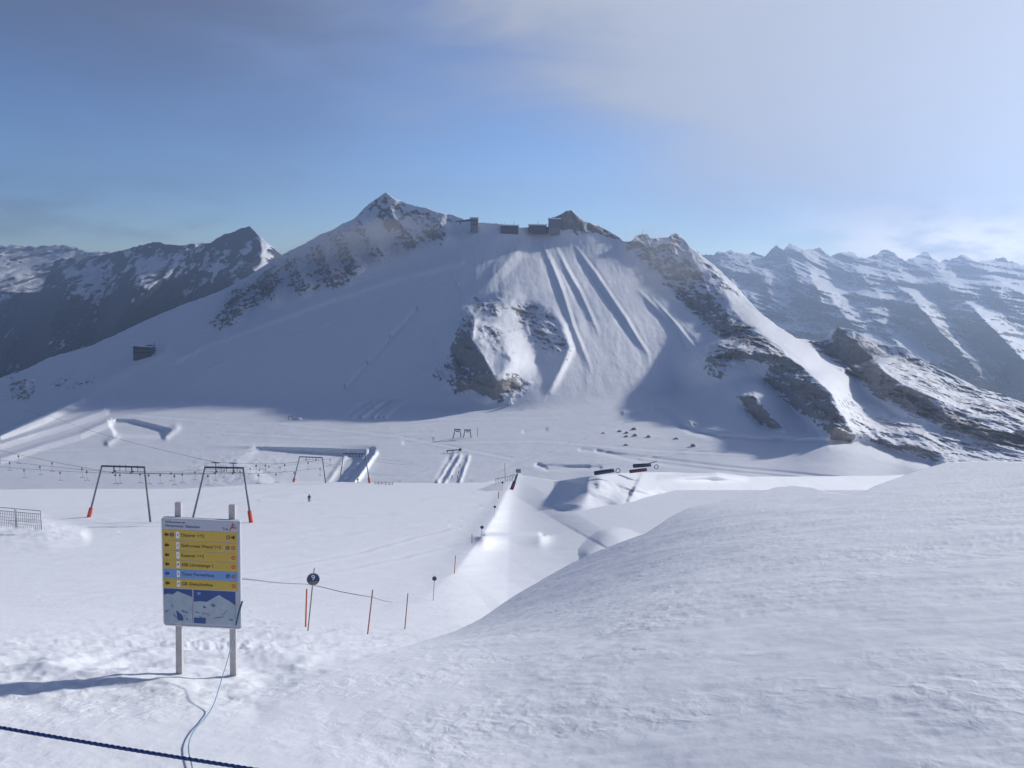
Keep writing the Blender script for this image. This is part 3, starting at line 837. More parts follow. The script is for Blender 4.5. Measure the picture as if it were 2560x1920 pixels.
def haze_box(x0, x1, y0, y1, z0, z1, density):
    m = bpy.data.materials.new('mountain_air')
    m.use_nodes = True
    t = m.node_tree
    t.nodes.clear()
    n, Lk = nodes(t)
    v = n('ShaderNodeVolumePrincipled', {'Color': HAZE_COL, 'Density': density, 'Anisotropy': 0.55})
    out = n('ShaderNodeOutputMaterial')
    Lk.new(v.outputs[0], out.inputs['Volume'])
    me = bpy.data.meshes.new('haze')
    vs = [(x, y, z) for x in (x0, x1) for y in (y0, y1) for z in (z0, z1)]
    me.from_pydata(vs, [], [(0, 1, 3, 2), (4, 6, 7, 5), (0, 4, 5, 1), (2, 3, 7, 6), (0, 2, 6, 4), (1, 5, 7, 3)])
    me.materials.append(m)
    o = bpy.data.objects.new('haze', me)
    COL.objects.link(o)
    o['kind'] = 'stuff'
    o['label'] = 'blue mountain haze over the far ranges'


HAZE_COL = (0.50, 0.67, 1.0, 1)
haze_box(-9000, 9000, -9000, 9200, -1251, 700, 1.45e-4)


def drift(name, x, y, Y, rx, ry, rz, tau, label, roll=0.0):
    """a thin drifting veil of blown snow: a soft ellipsoid of air, densest through its middle"""
    m = bpy.data.materials.new('blown_snow')
    m.use_nodes = True
    t = m.node_tree
    t.nodes.clear()
    n, Lk = nodes(t)
    v = n('ShaderNodeVolumePrincipled', {'Color': (0.93, 0.95, 1.0, 1), 'Density': tau / (2 * ry), 'Anisotropy': 0.3})
    out = n('ShaderNodeOutputMaterial')
    Lk.new(v.outputs[0], out.inputs['Volume'])
    me = bpy.data.meshes.new(name)
    bm = bmesh.new()
    bmesh.ops.create_icosphere(bm, subdivisions=4, radius=1)
    for w in bm.verts:
        w.co = Vector((w.co.x * rx, w.co.y * ry, w.co.z * rz))
    bm.to_mesh(me)
    bm.free()
    me.materials.append(m)
    o = bpy.data.objects.new(name, me)
    o.location = V(x, y, Y)
    o.rotation_euler = (0, math.radians(roll), 0)
    COL.objects.link(o)
    o['kind'] = 'stuff'
    o['label'] = label


drift('blowing_snow', 770, 660, 1330, 150, 60, 40, 0.28, 'blown snow drifting over the left rock ridge', -24)
drift('blowing_snow', 930, 610, 1330, 110, 50, 32, 0.25, 'blown snow drifting below the white peak', -18)
drift('blowing_snow', 1660, 660, 1190, 70, 40, 42, 0.25, 'blown snow drifting over the right rock ridge', 35)


# ================================================================ OBJECTS
def mat(name, col, rough=0.6, metal=0.0, var=0.15, scale=6.0, bump=0.0):
    m = bpy.data.materials.new(name)
    m.use_nodes = True
    t = m.node_tree
    t.nodes.clear()
    n, Lk = nodes(t)
    co = n('ShaderNodeTexCoord')
    nz = n('ShaderNodeTexNoise', {'Vector': co.outputs['Object'], 'Scale': scale, 'Detail': 6.0, 'Roughness': 0.65})
    a = tuple(c * (1 - var) for c in col) + (1,)
    b = tuple(min(1, c * (1 + var)) for c in col) + (1,)
    mx = n('ShaderNodeMix', {0: nz.outputs[0], 6: a, 7: b}, data_type='RGBA')
    bs = n('ShaderNodeBsdfPrincipled', {'Base Color': mx.outputs[2], 'Roughness': rough, 'Metallic': metal})
    if bump:
        bp = n('ShaderNodeBump', {'Strength': bump, 'Distance': 0.02, 'Height': nz.outputs[0]})
        Lk.new(bp.outputs[0], bs.inputs['Normal'])
    out = n('ShaderNodeOutputMaterial')
    Lk.new(bs.outputs[0], out.inputs[0])
    return m


STEEL = mat('galvanised_steel', (0.16, 0.18, 0.20), 0.55, 0.3)
DARK = mat('dark_steel', (0.05, 0.06, 0.075), 0.6, 0.2)
RED = mat('red_padding', (0.62, 0.10, 0.07), 0.7)
MAROON = mat('maroon_tarpaulin', (0.14, 0.05, 0.07), 0.7)
ORANGE = mat('orange_pole', (0.55, 0.13, 0.08), 0.6)
GREYBOX = mat('grey_plastic', (0.13, 0.14, 0.17), 0.6)
RUSTY = mat('rust_red_pole', (0.36, 0.13, 0.09), 0.7)
GREYPOLE = mat('weathered_pole', (0.26, 0.22, 0.23), 0.7)
WOOD = mat('grey_wood', (0.47, 0.45, 0.46), 0.85, var=0.3, scale=14, bump=0.5)
BROWN = mat('brown_wood', (0.20, 0.16, 0.14), 0.85, var=0.3)
BLUE = mat('marker_blue', (0.025, 0.05, 0.14), 0.45)
WHITE = mat('white_paint', (0.78, 0.79, 0.80), 0.5, var=0.05)
PANEL = mat('panel_grey', (0.42, 0.45, 0.52), 0.45, var=0.06)
YELLOW = mat('sign_yellow', (0.55, 0.38, 0.06), 0.5, var=0.10)
SIGNBLUE = mat('sign_blue', (0.16, 0.30, 0.56), 0.5, var=0.08)
INK = mat('sign_ink', (0.05, 0.035, 0.02), 0.6)
INKBLUE = mat('sign_ink_blue', (0.03, 0.06, 0.18), 0.6)
SIGNRED = mat('sign_red', (0.50, 0.06, 0.05), 0.5)
MAPSKY = mat('map_sky', (0.03, 0.07, 0.24), 0.5, var=0.3, scale=5)
MAPSNOW = mat('map_snow', (0.33, 0.40, 0.47), 0.5, var=0.35, scale=9)
MAPSHADE = mat('map_shade', (0.15, 0.22, 0.34), 0.5, var=0.4, scale=11)
ROPE = mat('blue_rope', (0.018, 0.06, 0.19), 0.7, var=0.5, scale=90)
CORD = mat('pale_blue_cord', (0.16, 0.28, 0.40), 0.7)
CORDDARK = mat('dark_blue_cord', (0.03, 0.09, 0.18), 0.7)
GREYROPE = mat('grey_rope', (0.22, 0.23, 0.26), 0.8)
NAVY = mat('navy_tarpaulin', (0.025, 0.05, 0.10), 0.55)
CONCRETE = mat('grey_cladding', (0.24, 0.25, 0.27), 0.8, var=0.25, scale=0.3)
WALLDARK = mat('dark_wall', (0.13, 0.13, 0.145), 0.8, var=0.3, scale=0.3)
GLASS = mat('dark_glass', (0.02, 0.03, 0.045), 0.1)
ROOFSNOW = mat('roof_snow', (0.82, 0.84, 0.88), 0.8, var=0.03)
NET = mat('net_blue', (0.20, 0.26, 0.32), 0.8)
JACKET = mat('dark_jacket', (0.03, 0.035, 0.05), 0.8)
SKIN = mat('skin', (0.55, 0.34, 0.26), 0.6)
BOULDER = mat('boulder_brown', (0.33, 0.28, 0.26), 0.9, var=0.4, scale=0.8)


class MB:
    """collects shapes for ONE mesh"""
    def __init__(s):
        s.v, s.f = [], []

    def add(s, vs, fs):
        k = len(s.v)
        s.v += [tuple(v) for v in vs]
        s.f += [tuple(i + k for i in f) for f in fs]
        return s

    def tube(s, pts, r, seg=8, cap=True):
        pts = [Vector(p) for p in pts]
        rs = r if isinstance(r, (list, tuple)) else [r] * len(pts)
        rings = []
        up = None
        for i, p in enumerate(pts):
            t = (pts[min(i + 1, len(pts) - 1)] - pts[max(i - 1, 0)]).normalized()
            if up is None:
                up = t.orthogonal().normalized()
            up = (up - t * up.dot(t)).normalized()
            b = t.cross(up)
            rings.append([p + (up * math.cos(a) + b * math.sin(a)) * rs[i] for a in [2 * math.pi * k / seg for k in range(seg)]])
        vs = [v for rg in rings for v in rg]
        fs = [(i * seg + k, i * seg + (k + 1) % seg, (i + 1) * seg + (k + 1) % seg, (i + 1) * seg + k) for i in range(len(pts) - 1) for k in range(seg)]
        if cap:
            fs += [tuple(range(seg))[::-1], tuple(range((len(pts) - 1) * seg, len(pts) * seg))]
        return s.add(vs, fs)

    def box(s, c, sx, sy, sz, ax=None, bev=0.0):
        """box about c; ax = three unit axes; chamfered edges when bev > 0"""
        ax = ax or (Vector((1, 0, 0)), Vector((0, 1, 0)), Vector((0, 0, 1)))
        c = Vector(c)
        h = (sx / 2, sy / 2, sz / 2)
        if not bev:
            vs = [c + ax[0] * (i * h[0]) + ax[1] * (j * h[1]) + ax[2] * (k * h[2]) for i in (-1, 1) for j in (-1, 1) for k in (-1, 1)]
            return s.add(vs, [(0, 1, 3, 2), (4, 6, 7, 5), (0, 4, 5, 1), (2, 3, 7, 6), (0, 2, 6, 4), (1, 5, 7, 3)])
        bm = bmesh.new()
        bmesh.ops.create_cube(bm, size=1)
        for v in bm.verts:
            v.co = Vector((v.co.x * sx, v.co.y * sy, v.co.z * sz))
        bmesh.ops.bevel(bm, geom=bm.edges[:], offset=bev, segments=2, affect='EDGES', profile=0.5)
        bm.verts.index_update()
        s.add([c + ax[0] * v.co.x + ax[1] * v.co.y + ax[2] * v.co.z for v in bm.verts], [[v.index for v in f.verts] for f in bm.faces])
        bm.free()
        return s

    def prism(s, poly, depth):
        """polygon of 3-D points pushed along a vector"""
        n = len(poly)
        d = Vector(depth)
        vs = [Vector(p) for p in poly] + [Vector(p) + d for p in poly]
        return s.add(vs, [tuple(range(n)), tuple(range(2 * n - 1, n - 1, -1))] + [(i, i + n, (i + 1) % n + n, (i + 1) % n) for i in range(n)])

    def blob(s, c, rx, ry, rz, seed=0, rough=0.3, sub=3):
        bm = bmesh.new()
        bmesh.ops.create_icosphere(bm, subdivisions=sub, radius=1)
        P = np.array([v.co for v in bm.verts])
        k = 1 + rough * fbm(P * 1.0 + seed * 7.7, 1.1, 4, 0.6, True)
        P = P * k[:, None] * np.array((rx, ry, rz)) + np.array(c)
        bm.verts.index_update()
        s.add([tuple(p) for p in P], [[v.index for v in f.verts] for f in bm.faces])
        bm.free()
        return s

    def build(s, name, m, parent=None, smooth=False, label=None):
        o0 = ORG.get(parent.name, Vector()) if parent else Vector()
        me = bpy.data.meshes.new(name)
        me.from_pydata([tuple(Vector(v) - o0) for v in s.v], [], s.f)
        bm = bmesh.new()
        bm.from_mesh(me)
        bmesh.ops.recalc_face_normals(bm, faces=bm.faces[:])
        bm.to_mesh(me)
        bm.free()
        if smooth:
            me.polygons.foreach_set('use_smooth', [True] * len(me.polygons))
        me.materials.append(m)
        o = bpy.data.objects.new(name, me)
        COL.objects.link(o)
        if parent:
            o.parent = parent
            ORG[o.name] = o0
        if label:
            o['label'] = label
        return o


ORG = {}


def tag(o, label, cat, group=None):
    o['label'], o['category'] = label, cat
    if group:
        o['group'] = group
    return o


def thing(name, label, cat, loc=(0, 0, 0), group=None):
    o = bpy.data.objects.new(name, None)
    o.empty_display_size = 0.3
    COL.objects.link(o)
    o.location = loc
    ORG[o.name] = Vector(loc)
    return tag(o, label, cat, group)


def dup(root, loc, label=None, rotz=None, scale=None):
    r = root.copy()
    COL.objects.link(r)
    r.location = loc
    if rotz is not None:
        r.rotation_euler = (0, 0, rotz)
    if scale:
        r.scale = (scale,) * 3
    if label:
        r['label'] = label
    for ch in list(root.children):
        c = ch.copy()
        COL.objects.link(c)
        c.parent = r
        for g in ch.children:
            d = g.copy()
            COL.objects.link(d)
            d.parent = c
    return r


def text_mesh(name, body, size, origin, ax, m, parent, align='LEFT', xscale=1.0):
    cu = bpy.data.curves.new('lettering', 'FONT')
    cu.body, cu.size, cu.align_x, cu.align_y = body, size, align, 'CENTER'
    cu.resolution_u = 2
    cu.extrude = 0.0012
    t = bpy.data.objects.new('lettering_source', cu)
    COL.objects.link(t)
    dg = bpy.context.evaluated_depsgraph_get()
    me = bpy.data.meshes.new_from_object(t.evaluated_get(dg))
    bpy.data.objects.remove(t)
    o0 = ORG.get(parent.name, Vector())
    for v in me.vertices:
        v.co = Vector(origin) + ax[0] * (v.co.x * xscale) + ax[2] * v.co.y + ax[1] * v.co.z - o0
    me.materials.clear()
    me.materials.append(m)
    o = bpy.data.objects.new(name, me)
    COL.objects.link(o)
    o.parent = parent
    ORG[o.name] = o0
    return o


def gp(T, x, y, lift=0.0):
    """point of the ground seen at a photo pixel"""
    v = V(x, y, Yat(T, x, y))
    if T.hz is not None:
        c = int(np.clip(np.interp(x, T.xs, np.arange(len(T.xs))), 0, len(T.xs) - 1))
        r = int(np.clip((np.clip((y - T.yt[c]) / (T.yb[c] - T.yt[c]), 0, 1)) ** (1 / T.pow) * (T.rows - 1), 0, T.rows - 1))
        v.z += float(T.hz[r, c])
    v.z += lift
    return v


UP = Vector((0, 0, 1))

# ---------------------------------------------------------------- information board
SY = 10.35
_bl, _br, _tl = V(409, 1563, SY), V(604, 1573, SY - 0.04), V(414, 1293, SY)
SX = (_br - _bl).normalized()
SZ = (_tl - _bl)
SZ = (SZ - SX * SZ.dot(SX)).normalized()
SN = SX.cross(SZ)                                   # out of the panel, towards the viewer
if SN.y > 0:
    SN = -SN
SW, SH = (_br - _bl).length, (_tl - _bl).length
SAX = (SX, SN, SZ)
SK = SW / 1.19
board = thing('info_board', 'piste information board with yellow and blue rows on two grey posts', 'sign', V(510, 1700, SY))


def sp(u, v, off=0.0):
    """point on the panel: u across, v down (0-1)"""
    return _bl + SX * (u * SW) + SZ * ((1 - v) * SH) + SN * off


def plate(name, u0, v0, u1, v1, m, off, parent, th=0.003):
    return MB().box(sp((u0 + u1) / 2, (v0 + v1) / 2, off), (u1 - u0) * SW, th, (v1 - v0) * SH, SAX).build(name, m, parent)


def disc_mb(c, r, n, up, th, seg=20, inner=0.0):
    x = n.cross(up).normalized()
    y = x.cross(n).normalized()
    b = MB()
    ring = [c + (x * math.cos(a) + y * math.sin(a)) * r for a in [2 * math.pi * k / seg for k in range(seg)]]
    if inner:
        rin = [c + (x * math.cos(a) + y * math.sin(a)) * inner for a in [2 * math.pi * k / seg for k in range(seg)]]
        vs = [p + n * th for p in ring] + [p + n * th for p in rin] + ring + rin
        k = seg
        fs = []
        for i in range(k):
            j = (i + 1) % k
            fs += [(i, j, k + j, k + i), (2 * k + i, 3 * k + i, 3 * k + j, 2 * k + j), (i, 2 * k + i, 2 * k + j, j), (k + i, k + j, 3 * k + j, 3 * k + i)]
        return b.add(vs, fs)
    return b.prism(ring, n * th)


def rounded(u0, v0, u1, v1, r, off, k=5):
    pts = []
    for cx, cy, a0 in ((u1 * SW - r, (1 - v0) * SH - r, 0), (u0 * SW + r, (1 - v0) * SH - r, 90), (u0 * SW + r, (1 - v1) * SH + r, 180), (u1 * SW - r, (1 - v1) * SH + r, 270)):
        for i in range(k + 1):
            a = math.radians(a0 + 90 * i / k)
            pts.append(_bl + SX * (cx + r * math.cos(a)) + SZ * (cy + r * math.sin(a)) + SN * off)
    return pts


MB().prism(rounded(0, 0, 1, 1, 0.04, -0.035), SN * 0.035).build('panel', PANEL, board)
fr = MB()
for a, b, c, d in ((0.0, 0.03, 0.012, 0.97), (0.988, 0.03, 1.0, 0.97), (0.03, 0.0, 0.97, 0.008), (0.03, 0.992, 0.97, 1.0)):
    fr.box(sp((a + c) / 2, (b + d) / 2, 0.003), (c - a) * SW, 0.010, (d - b) * SH, SAX)
fr.build('frame', WHITE, board)
hd = plate('header', 0.02, 0.014, 0.98, 0.108, PANEL, 0.002, board)
text_mesh('lettering', 'Willkommen am', 0.045 * SK, sp(0.05, 0.042, 0.005), SAX, INKBLUE, hd)
text_mesh('lettering', 'Hintertuxer Gletscher', 0.058 * SK, sp(0.05, 0.076, 0.005), SAX, INKBLUE, hd)
text_mesh('lettering', 'Tux', 0.055 * SK, sp(0.77, 0.082, 0.005), SAX, INKBLUE, hd)
sw = MB()
sw.tube([sp(0.86, 0.098, 0.006), sp(0.895, 0.060, 0.006), sp(0.90, 0.030, 0.006), sp(0.93, 0.058, 0.006)], [0.004, 0.009, 0.007, 0.003], 5)
sw.tube([sp(0.885, 0.062, 0.006), sp(0.93, 0.072, 0.006), sp(0.955, 0.066, 0.006)], [0.006, 0.006, 0.002], 5)
sw.build('emblem', SIGNRED, hd)
ROWS = [(0.110, 0.203, YELLOW, 'Olperer 1+2', '4'), (0.208, 0.296, YELLOW, 'Gefrorene Wand 1+2', '3'), (0.301, 0.383, YELLOW, 'Kaserer 1+2', '1'), (0.388, 0.466, YELLOW, '4SB L\u00e4rmstange 1', '8'),
        (0.473, 0.553, SIGNBLUE, 'Tuxer Fernerhaus', '2'), (0.560, 0.645, YELLOW, 'GB Gletscherbus', '4')]
for i, (v0, v1, m, txt, num) in enumerate(ROWS):
    row = plate('blue_row' if m is SIGNBLUE else 'yellow_row', 0.014, v0, 0.955, v1, m, 0.002, board)
    vm = (v0 + v1) / 2
    ink = INKBLUE if m is SIGNBLUE else INK
    MB().prism([sp(0.035, vm, 0.0055), sp(0.062, vm - 0.020, 0.0055), sp(0.062, vm - 0.009, 0.0055), sp(0.092, vm - 0.009, 0.0055), sp(0.092, vm + 0.009, 0.0055), sp(0.062, vm + 0.009, 0.0055), sp(0.062, vm + 0.020, 0.0055)], SN * 0.002).build('arrow', ink, row)
    nb = plate('number_box', 0.185, vm - 0.030, 0.225, vm + 0.030, WHITE, 0.004, row)
    text_mesh('lettering', num, 0.055 * SK, sp(0.205, vm, 0.0065), SAX, INKBLUE, row, 'CENTER')
    text_mesh('lettering', txt, 0.068 * SK, sp(0.245, vm, 0.0055), SAX, ink, row)
    if i == 0:
        disc_mb(sp(0.132, vm, 0.005), 0.030 * SK, SN, SZ, 0.002, inner=0.014 * SK).build('ring_symbol', INKBLUE, row)
        disc_mb(sp(0.845, vm, 0.005), 0.030 * SK, SN, SZ, 0.002, inner=0.019 * SK).build('ring_symbol', INKBLUE, row)
        MB().prism([sp(0.935, vm, 0.0055), sp(0.908, vm - 0.022, 0.0055), sp(0.908, vm - 0.009, 0.0055), sp(0.885, vm - 0.009, 0.0055), sp(0.885, vm + 0.009, 0.0055), sp(0.908, vm + 0.009, 0.0055), sp(0.908, vm + 0.022, 0.0055)], SN * 0.002).build('arrow', ink, row)
    else:
        if i in (1, 4):
            disc_mb(sp(0.835, vm, 0.005), 0.029 * SK, SN, SZ, 0.002, inner=0.014 * SK).build('ring_symbol', INKBLUE, row)
        disc_mb(sp(0.905, vm, 0.005), 0.029 * SK, SN, SZ, 0.002, inner=0.016 * SK).build('ring_symbol', SIGNRED, row)
for u0, u1, pts, seed in ((0.014, 0.375, [(0.014, 0.715), (0.06, 0.70), (0.13, 0.705), (0.19, 0.672), (0.25, 0.690), (0.30, 0.70), (0.375, 0.72)], 0), (0.392, 0.925, [(0.392, 0.765), (0.47, 0.755), (0.56, 0.760), (0.66, 0.715), (0.72, 0.690), (0.79, 0.720), (0.86, 0.745), (0.925, 0.78)], 1)):
    mp = plate('map', u0, 0.655, u1, 0.965, MAPSKY, 0.002, board)
    MB().prism([sp(u, v, 0.0045) for u, v in pts] + [sp(u1, 0.965, 0.0045), sp(u0, 0.965, 0.0045)], SN * 0.0015).build('mountain_print', MAPSNOW, mp)
    sh = MB()
    rr = random.Random(seed)
    for _ in range(9):
        cu, cv = rr.uniform(u0 + 0.04, u1 - 0.06), rr.uniform(0.78, 0.94)
        sh.prism([sp(cu + rr.uniform(-0.04, 0.04), cv + rr.uniform(-0.022, 0.022), 0.007) for _k in range(4)], SN * 0.001)
    sh.build('shade_print', MAPSHADE, mp)
    if seed:
        plate('legend', 0.395, 0.912, 0.545, 0.962, MAPSKY, 0.009, mp, 0.002)
        plate('legend', 0.445, 0.672, 0.485, 0.695, SIGNBLUE, 0.006, mp, 0.002)
        MB().prism([sp(0.66, 0.905, 0.008), sp(0.78, 0.888, 0.008), sp(0.78, 0.893, 0.008), sp(0.66, 0.910, 0.008)], SN * 0.001).build('red_line', SIGNRED, mp)
    else:
        MB().prism([sp(0.17, 0.85, 0.008), sp(0.25, 0.90, 0.008), sp(0.26, 0.945, 0.008), sp(0.19, 0.945, 0.008)], SN * 0.001).build('legend', MAPSKY, mp)
for u, base in ((0.205, (447, 1690)), (0.885, (583, 1730))):
    p0 = V(base[0], base[1], SY - 0.02) - UP * 0.5
    p1 = sp(u - 0.012, -0.125, -0.075)
    ax2 = (p1 - p0).normalized()
    ax0 = (SX - ax2 * SX.dot(ax2)).normalized()
    MB().box((p0 + p1) / 2, 0.078, 0.064, (p1 - p0).length, (ax0, ax0.cross(ax2), ax2), 0.006).build('post', WOOD, board)
br = MB()
for v in (0.16, 0.82):
    br.box(sp(0.5, v, -0.040), 0.9 * SW, 0.008, 0.05, SAX)
br.build('bracket', STEEL, board)

# the cord hanging from the board to the snow in front
cp = [(606, 1503, SY - 0.10), (597, 1532, SY - 0.11), (590, 1563, SY - 0.13), (583, 1595, SY - 0.25), (575, 1627, SY - 0.45), (566, 1660, SY - 0.75), (556, 1692, SY - 1.2), (546, 1726, SY - 1.6), (532, 1766, SY - 2.0), (512, 1796, SY - 2.3), (490, 1820, 7.95), (478, 1840, 7.7), (472, 1862, 7.4), (473, 1885, 7.1), (479, 1910, 6.8), (486, 1945, 6.4), (500, 1990, 5.9)]
pts = []
for x, y, Y in cp:
    g = gp(PISTE, x, y)
    p = V(x, y, min(Y, g.y * 0.985))
    pts.append(p)


def smooth_line(pts, k=6):
    out = []
    for i in range(len(pts) - 1):
        p0, p1, p2, p3 = pts[max(i - 1, 0)], pts[i], pts[i + 1], pts[min(i + 2, len(pts) - 1)]
        for j in range(k):
            t = j / k
            out.append(0.5 * ((2 * p1) + (p2 - p0) * t + (2 * p0 - 5 * p1 + 4 * p2 - p3) * t * t + (3 * p1 - p0 - 3 * p2 + p3) * t ** 3))
    return out + [pts[-1]]


cord = thing('cord', 'thin pale blue cord hanging from the board down onto the snow', 'cord', pts[2])
MB().tube(smooth_line(pts[2:]), 0.0052, 6).build('line', CORD, cord, True)
MB().tube(smooth_line(pts[:3]), [0.012] * 13, 6).build('wrapped_end', CORDDARK, cord, True)

# blue rope across the corner, laid from three strands
A, B = V(-900, 1660, 3.6), V(1100, 2010, 2.9)
N = 420
b = MB()
for s_ in range(3):
    ln = []
    d = (B - A).normalized()
    e1 = d.orthogonal().normalized()
    e2 = d.cross(e1)
    for i in range(N):
        t = i / (N - 1)
        c = A.lerp(B, t) - UP * (0.03 * 4 * t * (1 - t) - 0.028)
        a = t * (B - A).length / 0.075 * 2 * math.pi + s_ * 2.094
        ln.append(c + (e1 * math.cos(a) + e2 * math.sin(a)) * 0.0036)
    b.tube(ln, 0.0040, 6)
tag(b.build('rope', ROPE, None, True), 'thick dark blue twisted rope crossing the bottom left corner', 'rope')

# ---------------------------------------------------------------- piste markers, poles and the rope between them


def to_viewer(p):
    d = Vector((-p.x, -p.y, 0)).normalized()
    return d


def marker(T, cx, cy, bx, by, dpx, label, nine=False, tx=None, ty=None, polemat=None):
    base = gp(T, bx, by)
    Y = base.y
    c = V(cx, cy, Y)
    r = dpx / 2 / F * Y
    n = to_viewer(c)
    up = UP.copy()
    t = thing('piste_marker', label, 'piste marker', base, 'round blue piste markers')
    top = V(tx, ty, Y) if tx else c + (c - base).normalized() * r * 1.25
    pr = max(0.02, r * 0.10)
    MB().tube([base - (top - base).normalized() * 0.4, c, top], [pr, pr, pr * 0.8], 8).build('pole', polemat or GREYPOLE, t, True)
    d = disc_mb(c + n * (pr + 0.004), r, n, up, 0.02, 32).build('disc', BLUE, t)
    if nine:
        x = up.cross(n)
        ax = (x, n, up)
        f = c + n * (pr + 0.025)
        text_mesh('lettering', '9', r * 1.25, f + up * r * 0.22 - x * 0.0 + n * 0.003, ax, WHITE, d, 'CENTER')
        poly = [f + n * 0.001 + (x * math.cos(a) + up * math.sin(a)) * r * 0.985 for a in [math.radians(200 + 140 * k / 14) for k in range(15)]]
        MB().prism(poly, n * 0.002).build('band', mat('band_olive', (0.17, 0.16, 0.12), 0.6), d)
        disc_mb(f + n * 0.0005, r, n, up, 0.004, 32, inner=r * 0.95).build('rim', WHITE, d)
    return t


marker(PISTE, 783, 1447, 770, 1576, 34, 'round blue piste sign with a white 9 beside the red pole', True, 786, 1420)
marker(PISTE, 1086, 1446, 1083, 1502, 12, 'small blue disc marker standing alone right of the thin poles')
marker(PISTE, 1205, 1318, 1203, 1344, 9, 'small dark disc marker nearest the lip of the trench')
marker(PISTE, 1237, 1267, 1235, 1290, 6.5, 'tiny dark disc marker halfway up the trench edge')
marker(PISTE, 1256, 1206, 1255, 1226, 5.5, 'tiny dark disc marker below the net at the trench top')


def pole(T, tx, ty, bx, by, wpx, m, label):
    base = gp(T, bx, by)
    top = V(tx, ty, base.y)
    r = wpx / 2 / F * base.y
    d = (top - base).normalized()
    b = MB().tube([base - d * 0.5, base, top - d * r, top], [r, r, r * 0.9, r * 0.5], 8)
    return tag(b.build('marker_pole', m, None, True), label, 'marker pole', 'thin marker poles along the piste edge')


pole(PISTE, 767, 1472, 764, 1567, 4.6, ORANGE, 'bright red marker pole close beside the number nine sign')
pole(PISTE, 932, 1474, 919, 1583, 3.6, RUSTY, 'tilted rust-red pole right of the number nine sign, holding the rope end')
pole(PISTE, 1020, 1483, 1012, 1572, 2.8, RUSTY, 'thin tilted rust-red pole between the roped pole and the small disc marker')
pole(PISTE, 1139, 1389, 1136, 1434, 2.4, ORANGE, 'faint reddish pole on the bright trench wall')
pole(PISTE, 1180, 1335, 1180, 1358, 2.2, GREYPOLE, 'short faint pole left of the trench lip')
pole(PISTE, 1247, 1229, 1246, 1246, 2.2, ORANGE, 'tiny reddish pole between the two tiny disc markers')
pole(PISTE, 1262, 1158, 1263, 1200, 1.4, GREYPOLE, 'hair-thin tall pole left of the grey padded post')

rp = [(600, 1446, 14.5), (640, 1449, 17), (700, 1457, 22), (770, 1463, 28.7)]
gy = gp(PISTE, 770, 1576).y
rope_pts = [V(592, 1445, 10.85), V(640, 1450, 14.5), V(700, 1457, 20), V(777, 1462, gy), V(860, 1481, gp(PISTE, 919, 1583).y * 0.99), V(929, 1493, gp(PISTE, 919, 1583).y), V(955, 1501, 32), V(981, 1506, 34)]
tag(MB().tube(smooth_line(rope_pts, 5), 0.013, 5).build('barrier_rope', GREYROPE, None, True), 'thin grey rope strung from the board past the number nine sign', 'rope')

# ---------------------------------------------------------------- drag lift portals, cables and T-bars


def portal(tl, tr, lb, rb, label, pad_left, pad_right, rollers, rad=0.19, knob=True):
    pb = gp(PISTE, *lb), gp(PISTE, *rb)
    Y = (pb[0].y + pb[1].y) / 2
    L, R = V(*tl, Y), V(*tr, Y)
    t = thing('lift_portal', label, 'ski lift portal', (pb[0] + pb[1]) / 2, 'grey portals of the drag lifts')
    for top, base, pad in ((L, pb[0], pad_left), (R, pb[1], pad_right)):
        d = (top - base).normalized()
        MB().tube([base - d * 0.8, top], [rad * 1.15, rad * 0.85], 10).build('leg', STEEL, t, True)
        if pad:
            hgt = pad / F * Y
            MB().tube([base - d * 0.2, base + d * 0.1, base + d * (hgt - 0.1), base + d * hgt], [rad * 2.0, rad * 2.2, rad * 2.1, rad * 1.4], 12).build('leg_pad', RED, t, True)
    x = (R - L).normalized()
    ax = (x, UP.cross(x).normalized(), UP)
    bm_ = MB().box((L + R) / 2, (R - L).length + rad * 1.6, rad * 1.5, rad * 1.7, ax, rad * 0.2)
    bm_.build('crossbeam', DARK, t)
    W_ = (R - L).length
    attach = []
    for q, up_, dn in rollers:
        c = L.lerp(R, q)
        rb_ = MB()
        rb_.box(c - UP * (dn / 2), rad * 0.9, rad * 1.2, dn, ax)
        for k in (-1, 1):
            rb_.tube([c - UP * dn + ax[1] * (k * 0.55) - x * 0.07, c - UP * dn + ax[1] * (k * 0.55) + x * 0.07], 0.22, 12)
            rb_.tube([c - UP * (dn + 0.02) + ax[1] * (k * 0.60), c - UP * (dn + 0.02)], 0.06, 6)
        if up_:
            rb_.tube([c, c + UP * up_], rad * 0.45, 8)
            rb_.box(c + UP * up_, 1.5, 0.3, 0.14, ax)
        rb_.build('roller_bracket', DARK, t)
        attach.append((c - UP * (dn + 0.2), c + UP * (up_ + 0.1)))
    if knob:
        rail = MB()
        rail.tube([L.lerp(R, 0.28) - UP * 0.95, R - UP * 0.95], 0.05, 6)
        for q in (0.42, 0.56, 0.84):
            rail.tube([L.lerp(R, q) + UP * 0.35, L.lerp(R, q) - UP * 0.95], 0.055, 6)
        rail.build('inspection_rail', DARK, t)
    return t, attach, Y


